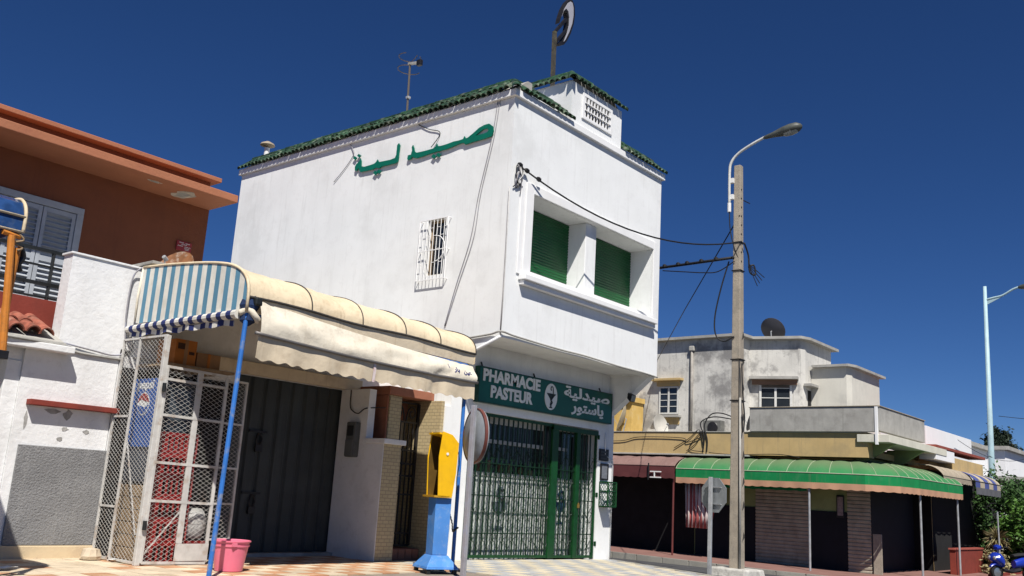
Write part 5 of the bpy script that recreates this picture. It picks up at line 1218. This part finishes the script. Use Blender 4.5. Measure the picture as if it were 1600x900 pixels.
block('roof_ledge', grow([(34.2, 13.2), (34.2, 12.15), (34.5, 12.05), (37.6, 12.05), (37.6, 13.2)], .2), 6.49, 6.58, concrete_pale, fb)
def far_window(y0, y1, z0, z1, X, cols, rows, sill=True):
    win = B('window', dark_inside, fb, (X - .006, y0, z0, X - .003, y1, z1), bevel=0)
    f = .06
    B('window_frame', frame_white, win, (X - .05, y0, z0, X - .012, y0 + f, z1), (X - .05, y1 - f, z0, X - .012, y1, z1), (X - .05, y0 + f, z0, X - .012, y1 - f, z0 + f), (X - .05, y0 + f, z1 - f, X - .012, y1 - f, z1), bevel=.004)
    for c in range(1, cols): yy = lerp(y0, y1, c / cols); B('mullion', frame_white, win, (X - .045, yy - .035, z0 + f, X - .014, yy + .035, z1 - f), bevel=0)
    for c in range(cols):
        for r in range(rows):
            ya = lerp(y0, y1, c / cols) + .06; yb = lerp(y0, y1, (c + 1) / cols) - .06; za = lerp(z0 + f, z1 - f, r / rows) + .018; zb = lerp(z0 + f, z1 - f, (r + 1) / rows) - .018
            B('pane', glass_dark, win, (X - .022, ya, za, X - .016, yb, zb), bevel=0)
            if r: B('glazing_bar', frame_white, win, (X - .04, ya, za - .03, X - .023, yb, za - .004), bevel=0)
    return win
far_window(17.95, 18.82, 4.55, 5.64, 32, 2, 4)
B('window_lintel', ochre, fb, (31.75, 17.75, 5.86, 31.999, 19.1, 5.95)); B('window_head', ochre, fb, (31.9, 17.9, 5.66, 31.999, 18.9, 5.859)); B('window_sill', concrete_pale, fb, (31.78, 17.82, 4.42, 31.999, 18.95, 4.50)); B('sill_apron', ochre, fb, (31.97, 17.9, 4.15, 31.999, 18.9, 4.419))
# front facet is slanted: a window set in its own frame of reference
fa = Vector((32.83, 15.36, 0)); fbv = Vector((33.33, 13.62, 0)); fd = (fbv - fa).normalized(); fn = Vector((fd.y, -fd.x, 0))
if fn.x > 0: fn = -fn
def fbox(name, mat, parent, u0, u1, n0, n1, z0, z1):
    P = lambda u, n_, z: tuple(fa + fd * u + fn * n_ + Vector((0, 0, z)))
    return MB().hexa([P(u0, n0, z0), P(u1, n0, z0), P(u1, n1, z0), P(u0, n1, z0), P(u0, n0, z1), P(u1, n0, z1), P(u1, n1, z1), P(u0, n1, z1)]).build(name, mat, parent)
fwn = fbox('window', dark_inside, fb, .36, 1.56, .002, .006, 4.5, 5.72)
for u in (.36, 1.48): fbox('window_frame', frame_white, fwn, u, u + .08, .007, .05, 4.5, 5.72)
fbox('mullion', frame_white, fwn, .92, 1.0, .012, .048, 4.5, 5.66); fbox('window_frame', M('frame_dark', (.10, .08, .06), .8), fwn, .44, 1.48, .007, .05, 5.62, 5.72)
for c in range(2):
    for r in range(3):
        u0 = .46 + c * .55; z0 = 4.52 + r * .37; fbox('pane', glass_dark, fwn, u0, u0 + .44, .012, .018, z0, z0 + .33)
        fbox('glazing_bar', frame_white, fwn, u0 - .02, u0 + .46, .019, .035, z0 + .335, z0 + .365)
fbox('window_lintel', concrete_pale, fb, .02, 1.80, .001, .32, 5.93, 6.03); fbox('window_head', M('head_brown', (.20, .12, .08), .9), fb, .1, 1.75, .001, .12, 5.74, 5.929)
# narrow window round the corner
wc = B('window', dark_inside, fb, (33.85, 13.487, 4.2, 34.15, 13.497, 5.6), bevel=0); B('window_lintel', concrete_pale, fb, (33.5, 13.2, 5.72, 34.19, 13.499, 5.82))
B('doorway', dark_inside, fb, (34.192, 12.3, 3.72, 34.199, 12.9, 4.8), bevel=0)
MB().tube([(31.93, 17.36, 3.7), (31.93, 17.36, 7.02)], .055, 8).build('downpipe', M('pipe_grey', (.30, .28, .25), .8, .2, 4), fb, smooth=True)
B('pipe_elbow', concrete_pale, fb, (31.85, 17.25, 7.0, 31.999, 17.47, 7.2), bevel=.03)
B('wall_wire', cable_black, fb, (31.985, 17.46, 3.7, 31.995, 17.475, 7.0), bevel=0)
B('ochre_annex', ochre_bright, fb, (31.1, 19.52, 3.701, 31.95, 24, 4.95)); B('annex_ledge', ochre_bright, fb, (30.95, 19.45, 4.951, 31.95, 24, 5.15))
o = thing('air_conditioner', 'dark air conditioner unit behind the ochre band across the street', 'air conditioner', (31.6, 16.2, 3.70))
B('case', M('ac_grey', (.13, .13, .12), .6, .2, 5), o, (31.45, 15.85, 3.705, 31.75, 16.6, 4.25), bevel=.02); MB().lathe([(.2, -.01), (.22, 0), (.2, .02), (.05, .03)], (31.449, 16.2, 3.98), 18, (-1, 0, 0)).build('fan_guard', iron_black, o, smooth='auto')
dish('dark satellite dish on the roof of the far grey building', (33.6, 14.75, 7.98), (.75, -.05, .5), .50, M('dish_dark', (.05, .05, .06), .6), (33.7, 14.9, 7.3))
dish('pale satellite dish behind the ochre band, left of the pole', (30.95, 18.1, 4.0), (-.1, -.97, .2), .45, M('dish_pale', (.5, .48, .43), .6), (31.0, 18.2, 3.70))
dish('grey satellite dish at the left end of the balcony wall', (30.5, 14.2, 4.2), (-.2, .9, .35), .45, M('dish_grey', (.28, .27, .25), .6), (30.6, 14.15, 3.70))
dish('ochre-stained satellite dish beside the pharmacy corner', (30.9, 19.9, 4.35), (-.5, .8, .3), .55, M('dish_tan', (.45, .38, .26), .7), (31.0, 19.8, 3.70))
for k, (pts, lab) in enumerate((([(29.86, 24, 3.45), (29.86, 19.6, 3.32), (29.86, 18.4, 3.48), (29.86, 16.6, 3.46), (29.86, 16.4, 3.3), (29.86, 15.8, 3.5)], 'black cable strung along the ochre band left of the pole'),
                              ([(29.86, 15.6, 2.98), (29.86, 15.58, 3.4), (29.86, 15.7, 3.9), (29.95, 15.5, 4.3), (29.95, 15.1, 4.35), (29.86, 14.6, 4.2)], 'black cable arching over the ochre band to the pole'),
                              ([(29.86, 15.75, 2.98), (29.86, 15.7, 3.5), (29.86, 15.85, 4.0), (29.95, 15.4, 4.22), (29.86, 14.6, 4.12)], 'thick black cable beside the arching one above ochre band'),
                              ([(29.86, 16.4, 3.0), (29.86, 16.0, 3.3), (29.86, 15.8, 3.7), (29.86, 16.3, 3.1), (29.86, 15.7, 2.98)], 'knot of thin cables on the ochre band'),
                              ([(29.86, 16.9, 3.1), (29.86, 16.3, 3.45), (29.86, 15.9, 3.75), (29.86, 15.75, 3.2)], 'thin slack cable left of the cable knot on ochre band'),
                              ([(29.84, 15.5, 2.95), (29.84, 14.5, 2.9), (29.84, 13.0, 2.94), (29.84, 12.2, 2.85)], 'dark cable lying along the top of the green awning'))):
    cable(lab, pts, .022 if k in (1, 2) else .014)

# ------------------------------------------------------------------ awnings across the street
def hood_sheet(outer, inner, zo, zi, n=8):
    rows = []
    for (ox, oy), (ix, iy) in zip(outer, inner):
        r = []
        for k in range(n + 1):
            t = k / n; s = t; z = zo + (zi - zo) * (1 - (1 - s) ** 2.6)
            r.append((lerp(ox, ix, s ** 1.35), lerp(oy, iy, s ** 1.35), z))
        rows.append(r)
    return rows
def resample(pl, step):
    out = []
    for a, b in zip(pl, pl[1:]):
        L_ = math.dist(a, b); k = max(1, round(L_ / step))
        out += [(lerp(a[0], b[0], i / k), lerp(a[1], b[1], i / k)) for i in range(k)]
    return out + [pl[-1]]
def far_awning(name, label, outer, inner, zo, zi, mat_top, mat_band, mat_skirt, band, skirt_h, rib_mat, step=.68, scal=.32):
    a = thing(name, label, 'awning', (outer[0][0], outer[0][1], zo - band - skirt_h))
    o_ = []; i_ = []
    for (p, q), (r, s) in zip(zip(outer, outer[1:]), zip(inner, inner[1:])):
        k = max(1, round(math.dist(p, q) / (step / 4)))
        for t in range(k): o_.append((lerp(p[0], q[0], t / k), lerp(p[1], q[1], t / k))); i_.append((lerp(r[0], s[0], t / k), lerp(r[1], s[1], t / k)))
    o_.append(outer[-1]); i_.append(inner[-1])
    rows = hood_sheet(o_, i_, zo, zi)
    for i, r in enumerate(rows):
        b = .03 * abs(math.sin(math.pi * i / 4))
        for k in range(1, 8): x, y, z = r[k]; r[k] = (x, y, z - .035 + b)
    MB().sheet(rows, (0, 0, -.012)).build('hood', mat_top, a, smooth='auto')
    for i in range(0, len(rows), 4): MB().tube([(x, y, z + .006) for x, y, z in rows[i][:6]], .008, 4).build('seam', rib_mat, a)
    MB().tube([(x, y, zo) for x, y in o_], .016, 5).build('piping', rib_mat, a)
    MB().sheet([[(x, y, zo - .004), (x, y, zo - band)] for x, y in o_], (.008, .003, 0)).build('band', mat_band, a)
    fine = []
    for p, q in zip(o_, o_[1:]): fine += [(lerp(p[0], q[0], t / 4), lerp(p[1], q[1], t / 4)) for t in range(4)]
    fine.append(o_[-1]); L_ = 0; rr = []
    for i, p in enumerate(fine):
        if i: L_ += math.dist(fine[i - 1], p)
        wv = .008 * math.sin(L_ * 9); rr.append([(p[0] - .012 + wv, p[1] - .012 + wv, zo - band), (p[0] - .012 + wv * 1.6, p[1] - .012 + wv * 1.6, zo - band - skirt_h - .022 * abs(math.sin(math.pi * L_ / scal)))])
    MB().sheet(rr, (.008, .003, 0)).build('skirt', mat_skirt, a)
    return a
far_awning('brown_awning', 'brown canvas hood awning with maroon band, left of the green one', [(29.1, 24), (29.1, 19), (29.12, 16.45)], [(30.95, 24), (30.95, 19), (30.95, 16.45)], 2.42, 2.86, awn_brown, awn_maroon, awn_maroon, .26, .16, awn_brown)
ga = far_awning('green_awning', 'long green canvas hood awning with peach skirt round the corner', [(29.12, 16.4), (29.1, 11.5), (29.3, 9.9), (29.9, 9.05), (31.2, 8.85), (33.5, 8.82), (35.8, 8.7)], [(30.95, 16.4), (30.95, 11.6), (30.95, 10.9), (31.1, 10.58), (31.6, 10.56), (33.5, 10.56), (35.8, 10.56)], 2.34, 2.86, awn_green_dust, awn_green, awn_peach, .30, .18, piping_pale)
MB().sheet([[(29.09, y, z) for z in (2.44 + 0, 2.343)] for y in (16.38, 14, 11.5)], (-.004, 0, 0)).build('front_panel', awn_green, ga) if False else None
for k, (x, y) in enumerate(((29.14, 16.47), (29.12, 11.57), (31.6, 8.92), (35.4, 8.76))):
    MB().tube([(x + .05, y + .05, zfar(y) - .02), (x + .05, y + .05, 2.06)], .035, 8).build('post', (M('post_maroon', (.12, .03, .028), .6) if k == 0 else galv), ga, smooth='auto')
MB().sheet([[(29.3 + .03 * math.sin(i * 1.1), lerp(14.6, 11.75, i / 40), z - .03 * abs(math.sin(i * .55)) * (z < 1.85)) for z in (1.9, 1.78)] for i in range(41)], (.006, 0, 0)).build('loose_fringe', awn_green, ga)
B('fold_arm', frame_white, None, (29.3, 17.5, 2.0, 29.36, 17.56, 2.75)) if False else None
ta = far_awning('taupe_awning', 'taupe canvas awning beyond the green one, under the red coping', [(34.4, 8.95), (36.4, 8.9), (38.2, 8.9)], [(34.4, 9.9), (36.4, 9.9), (38.2, 9.9)], 2.62, 3.02, awn_taupe, awn_taupe, awn_taupe, .12, .06, awn_taupe)
ba = far_awning('blue_tan_awning', 'small awning striped blue and tan at the end of the shops', [(37.9, 8.75), (40.3, 8.7), (41.6, 8.7)], [(37.9, 9.9), (40.3, 9.9), (41.6, 9.9)], 2.60, 3.0, stripe_bt, stripe_bt, M('grey_skirt', (.10, .10, .11), .9), .22, .24, seam_dark)
# curtain in the doorway
cu = MB().sheet([[(29.6 + .05 * math.sin(i * 1.3) + (.0), lerp(16.3, 14.9, i / 30) , z + (0 if z > 0 else .05 * math.sin(i * 1.7))) for z in (1.95, 1.4, .8, .35)] for i in range(31)], (.006, 0, 0))
for i in range(len(cu.v)):
    x, y, z = cu.v[i]; cu.v[i] = (x, lerp(y, 16.1, .35 * (1.95 - z) / 1.6), z)
cu = cu.build('striped_curtain', curtain, None, smooth=True); tag(cu, 'red and white striped curtain hanging under the green awning', 'curtain')
o = thing('wall_poster', 'tall narrow framed poster between the two brown roller shutters', 'poster', (30.95, 11.3, 1.0)); B('frame', iron_black, o, (30.95, 11.16, 1.0, 30.985, 11.42, 1.72), bevel=.02); B('sheet', M('poster_sheet', (.28, .22, .22), .6, .3, 9, stain=((.04, .03, .03), .8, 9)), o, (30.942, 11.20, 1.06, 30.949, 11.38, 1.66), bevel=0)
# fittings on brown awning
o = thing('awning_winch', 'white folded awning arm bracket in front of the brown awning', 'bracket', (29.05, 17.3, 1.95)); B('upright', iron_dark, o, (29.03, 17.45, 1.9, 29.07, 17.49, 2.5)); B('arm', plastic_white, o, (29.03, 16.95, 2.18, 29.07, 17.4, 2.22), (29.03, 16.95, 1.98, 29.07, 17.4, 2.02), (29.03, 17.2, 2.02, 29.07, 17.24, 2.18))

# ------------------------------------------------------------------ buildings further along
nb_ = thing('ochre_annexe', 'low ochre building with red coping behind the taupe awning', 'building', (38, 10, -.8))
B('wall', ochre, nb_, (36.41, 9.95, -1.2, 42, 14, 3.42)); B('coping', M('coping_red', (.26, .06, .04), .8), nb_, (34.99, 9.3, 3.62, 42.05, 9.95, 3.72), (36.35, 9.95, 3.421, 42.05, 14.05, 3.52)); B('wall_front', ochre, nb_, (37.5, 9.4, 2.95, 42, 9.949, 3.42)); B('white_beam', house_white, nb_, (35.0, 9.32, 3.2, 37.4, 9.9, 3.6))
B('shaded_shop', dark_inside, nb_, (42.02, 9.95, -1.2, 46.5, 11, 2.75), bevel=0)  # solid box, its black stands in for the shaded shop interior
B('side_shade', dark_inside, nb_, (36.40, 9.94, -1.1, 36.409, 10.59, 2.9), bevel=0)  # black sheet over the lit side wall, painting in shade
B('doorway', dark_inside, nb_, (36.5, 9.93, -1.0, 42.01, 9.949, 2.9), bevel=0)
def white_house(label, x0, x1, y0, y1, z1, ledge=True, wins=()):
    h = thing('white_house', label, 'house', ((x0 + x1) / 2, y0, -1.0), 'white houses down the street')
    B('wall', house_white, h, (x0, y0, -1.4, x1, y1, z1), bevel=.01)
    if ledge: B('roof_ledge', concrete_pale, h, (x0 - .25, y0 - .25, z1 + .001, x1 + .25, y1, z1 + .22))
    for xa, xb, za, zb in wins:
        f = B('window', dark_inside, h, (xa, y0 - .012, za, xb, y0 - .002, zb), bevel=0); B('window_frame', frame_white, f, (xa - .06, y0 - .05, zb, xb + .06, y0 - .013, zb + .08), (xa - .06, y0 - .05, za - .08, xb + .06, y0 - .013, za), bevel=0)
    return h
white_house('plain white block rising directly behind the red coping', 40, 47.2, 11.0, 15, 4.85, False)
h = white_house('white house with grey flat ledge behind the lamp post', 50, 57, 12.5, 18, 5.0, True, ((51.5, 52.6, 2.2, 3.4), (54.0, 55.1, 2.2, 3.4)))
B('porch_roof', concrete_pale, h, (51, 9.6, 3.2, 58, 12.45, 3.4)); B('porch_post', house_white, h, (57.4, 9.8, -1.2, 57.7, 10.1, 3.199)); B('porch_void', dark_inside, h, (52.5, 12.3, .5, 57.0, 12.44, 3.19), bevel=0)
white_house('white house with grey ledge at the right edge of view', 60, 90, 12.2, 20, 5.3, True, ((70, 71.6, 2.5, 4.0), (75, 76.6, 2.5, 4.0)))

# red planter wall, scooter, plants
o = thing('red_wall', 'low red-painted wall at the end of the green awning', 'wall', (37, 9, -.8))
B('wall', brick_red, o, (35.5, 8.95, -1.1, 39.3, 9.15, .12), bevel=.01); B('cap', M('red_cap', (.30, .07, .05), .8), o, (35.45, 8.92, .121, 39.35, 9.18, .18)); B('kerb', brick_red, o, (36.2, 8.0, -1.1, 41.2, 8.12, -.62))

def leaf_mass(n, c, rad, size, seed, zmin=None, clumps=26, hollow=.35):
    """many small leaf faces gathered in clumps through the crown's volume"""
    r = random.Random(seed); m = MB(); C_ = []
    for _ in range(clumps):
        while True:
            p = Vector((r.uniform(-1, 1), r.uniform(-1, 1), r.uniform(-1, 1)))
            if hollow < p.length < 1: break
        C_.append((p, r.uniform(.18, .42)))
    for _ in range(n):
        p, s = r.choice(C_); q = p + Vector((r.gauss(0, 1), r.gauss(0, 1), r.gauss(0, .8))) * s * .55
        x = Vector((c[0] + q.x * rad[0], c[1] + q.y * rad[1], c[2] + q.z * rad[2]))
        if zmin is not None and x.z < zmin: continue
        u = Vector((r.gauss(0, 1), r.gauss(0, 1), r.gauss(0, .6))).normalized(); v = u.orthogonal().normalized(); v.rotate(Quaternion(u, r.uniform(0, 6.28)))
        k = size * r.uniform(.6, 1.3)
        m.add([x - u * k, x + v * k * .38 + u * k * .05, x + u * k, x - v * k * .38 + u * k * .05], [(0, 1, 2, 3)])
    return m
def bush(label, c, rad, seed, mat, n=2600, size=.10, name='shrub', trunk=True, group='shrubs at the street corner'):
    b = thing(name, label, 'shrub', (c[0], c[1], -.8), group)
    leaf_mass(n, c, rad, size, seed, -.8).build('foliage', mat, b, fix=False)
    for k in range(4):
        rs = random.Random(seed + k); MB().tube([(c[0] + rs.uniform(-.1, .1), c[1] + rs.uniform(-.1, .1), -.85), (c[0] + rs.uniform(-.3, .3) * rad[0], c[1] + rs.uniform(-.3, .3) * rad[1], c[2] - rad[2] * .3), (c[0] + rs.uniform(-.6, .6) * rad[0], c[1] + rs.uniform(-.6, .6) * rad[1], c[2] + rad[2] * .4)], [.04, .025, .01], 5).build('stem', bark, b)
    return b
bush('tall dark green shrub beside the base of the pale blue lamp post', (43.5, 9.35, 1.0), (1.3, 1.0, 2.0), 31, leaf_green, 6500, .10)
bush('bright green shrub at the right edge of view', (42.5, 7.9, .8), (1.3, 1.1, 1.6), 32, leaf_bright, 6500, .10)
bush('dark shrub behind the blue scooter', (44.0, 8.6, .3), (1.5, 1.0, 1.3), 33, leaf_green, 5000, .10)
bush('leafy hedge against the white house at far right', (52, 9.2, 1.9), (5.0, 1.3, 1.2), 34, leaf_green, 9000, .14)
bush('small dry shrub in front of the red wall', (39.0, 8.45, -.35), (.7, .4, .5), 35, leaf_dry, 1400, .08)
yk = thing('spiky_plant', 'spiky yucca with pale dry leaves among the shrubs', 'plant', (41.5, 8.9, -.8), 'shrubs at the street corner')
MB().tube([(41.5, 8.9, -.85), (41.5, 8.9, .5)], .07, 7).build('stem', bark, yk); ym = MB(); rs = random.Random(6)
for k in range(110):
    d = Vector((rs.gauss(0, 1), rs.gauss(0, 1), rs.gauss(.25, .7))).normalized(); p = Vector((41.5, 8.9, .55)); s_ = d.cross(Vector((0, 0, 1))).normalized() * .025
    L_ = rs.uniform(.45, .75); mid = p + d * L_ * .6; tip = p + d * L_ + Vector((0, 0, -.1)); ym.add([p - s_ * .6, p + s_ * .6, mid + s_, tip, mid - s_], [(0, 1, 2, 3, 4)])
ym.build('leaves', leaf_dry, yk, fix=False)
tr = thing('distant_tree', 'dense dark round tree standing behind the white houses', 'tree', (92, 19, -1))
MB().tube([(92, 19, -1.2), (92, 19, 3.5), (92.2, 18.8, 6.5)], [.35, .28, .15], 8).build('trunk', bark, tr)
for k in range(5):
    rs = random.Random(70 + k); MB().tube([(92, 19, 3.5), (92 + rs.uniform(-1, 1), 19 + rs.uniform(-1.2, 1.2), 6), (92 + rs.uniform(-1.5, 1.5), 19 + rs.uniform(-1.5, 1.5), 8)], [.14, .09, .03], 5).build('limb', bark, tr)
leaf_mass(9000, (92, 19.0, 6.9), (1.8, 1.75, 2.5), .20, 77, clumps=40, hollow=.2).build('crown', leaf_dark, tr, fix=False)

# pale blue lamp post
lp = thing('lamp_post', 'tall pale blue street lamp post at the right', 'lamp post', (46.6, 10.1, -.85))
MB().tube([(46.6, 10.12, -.9), (46.6, 10.05, 4), (46.6, 9.93, 12.0)], [.16, .13, .075], 12).build('mast', lamp_pole_blue, lp, smooth=True)
MB().tube(smooth_path([(46.6, 9.93, 11.35), (46.6, 9.6, 11.42), (46.6, 9.2, 11.5), (46.6, 8.75, 11.75), (46.6, 8.4, 11.86)], 4), [.05] * 17, 8).build('arm', lamp_pole_blue, lp, smooth=True)
MB().prism([(9.9, 11.1), (9.9, 11.4), (9.1, 11.5)], 'x', 46.58, 46.62).build('arm_gusset', lamp_pole_blue, lp)
MB().lathe([(.04, 0), (.10, .12), (.16, .5), (.14, .85), (.03, 1.0)], (46.6, 8.55, 11.82), 12, (0, -1, .05)).build('lamp_head', lamp_grey, lp, smooth='auto')
o = MB().tube([(39.9, 8.5, -.9), (39.9, 8.5, 1.55)], .03, 6).build('metal_stake', galv); tag(o, 'thin metal stake standing in front of the shrubs', 'stake')
cable('thin wire crossing the sky by the dark distant tree', [(70, 14.5, 8.3), (70, 12, 8.05), (70, 9, 8.2), (70, 5, 8.7)], .02)
cable('thin wire sagging in front of the white houses', sag((44, 10.8, 4.6), (60, 11, 4.9), .5, 12), .012, smoothn=0)

# ------------------------------------------------------------------ scooter
sc = thing('motor_scooter', 'blue motor scooter parked by the shrubs at the kerb', 'scooter', (36.6, 7.45, -.8))
S0 = Vector((36.4, 7.38, -.78)); hdg = Vector((-.84, .54, 0)).normalized(); sdv = Vector((-hdg.y, hdg.x, 0))
def SP(f, s, z): return tuple(S0 + (hdg * f + sdv * s + Vector((0, 0, z))) * 1.12)
def loft(secs, n=12):
    """secs: (f, z, half width, half height)"""
    m = MB(); rows = []
    for f, z, hw, hh in secs: rows.append([SP(f, hw * math.cos(2 * math.pi * k / n), z + hh * math.sin(2 * math.pi * k / n)) for k in range(n)])
    vs = [p for r in rows for p in r]; fs = [(i * n + k, i * n + (k + 1) % n, (i + 1) * n + (k + 1) % n, (i + 1) * n + k) for i in range(len(rows) - 1) for k in range(n)]
    fs += [tuple(range(n))[::-1], tuple(range(len(vs) - n, len(vs)))]
    return m.add(vs, fs)
for f in (.62, -.62):
    whl = MB(); c = Vector(SP(f, 0, .24)); whl.lathe([(.16, -.05), (.235, -.05), (.25, 0), (.235, .05), (.16, .05)], c, 20, sdv, cap0=False, cap1=False)
    t_ = whl.build('wheel', rubber, sc, smooth='auto'); MB().lathe([(.03, -.05), (.16, -.04), (.16, .04), (.03, .05)], c, 16, sdv).build('rim', chrome, t_, smooth='auto')
loft([(.80, .62, .05, .04), (.76, .66, .17, .10), (.66, .66, .22, .17), (.52, .62, .20, .20), (.42, .55, .15, .18)]).build('front_apron', scooter_blue, sc, smooth='auto')
loft([(.86, .40, .04, .03), (.72, .49, .09, .05), (.50, .46, .08, .06)]).build('front_mudguard', scooter_blue, sc, smooth='auto')
loft([(.45, .32, .15, .05), (.1, .28, .16, .05), (-.2, .34, .15, .08)]).build('footboard', iron_black, sc, smooth='auto')
loft([(-.05, .50, .10, .12), (-.3, .56, .17, .17), (-.65, .62, .16, .14), (-.9, .66, .07, .07)]).build('rear_body', scooter_blue, sc, smooth='auto')
loft([(.0, .74, .10, .04), (-.3, .78, .14, .06), (-.7, .80, .12, .06)]).build('seat', rubber, sc, smooth='auto')
loft([(.62, .95, .08, .05), (.56, .98, .15, .08), (.46, .97, .10, .07)]).build('handlebar_cowl', scooter_blue, sc, smooth='auto')
MB().tube([SP(.48, -.34, 1.0), SP(.52, -.15, .98), SP(.52, .15, .98), SP(.48, .34, 1.0)], .022, 7).build('handlebar', rubber, sc, smooth=True)
MB().tube([SP(.60, 0, .3), SP(.52, 0, .95)], .035, 7).build('steering_column', galv, sc)
for s in (-.095, .095): MB().lathe([(.02, .03), (.06, .02), (.07, -.02)], SP(.775, s, .66), 12, hdg).build('headlight', M('headlight', (.42, .44, .46), .15, .05, 4, spec=.8), sc, smooth='auto')
for s in (-1, 1):
    MB().tube([SP(.5, s * .22, 1.0), SP(.48, s * .30, 1.18)], .01, 5).build('mirror_stalk', iron_black, sc); MB().lathe([(.02, -.01), (.06, 0), (.05, .015)], SP(.48, s * .31, 1.22), 12, hdg).build('mirror', iron_black, sc, smooth='auto')
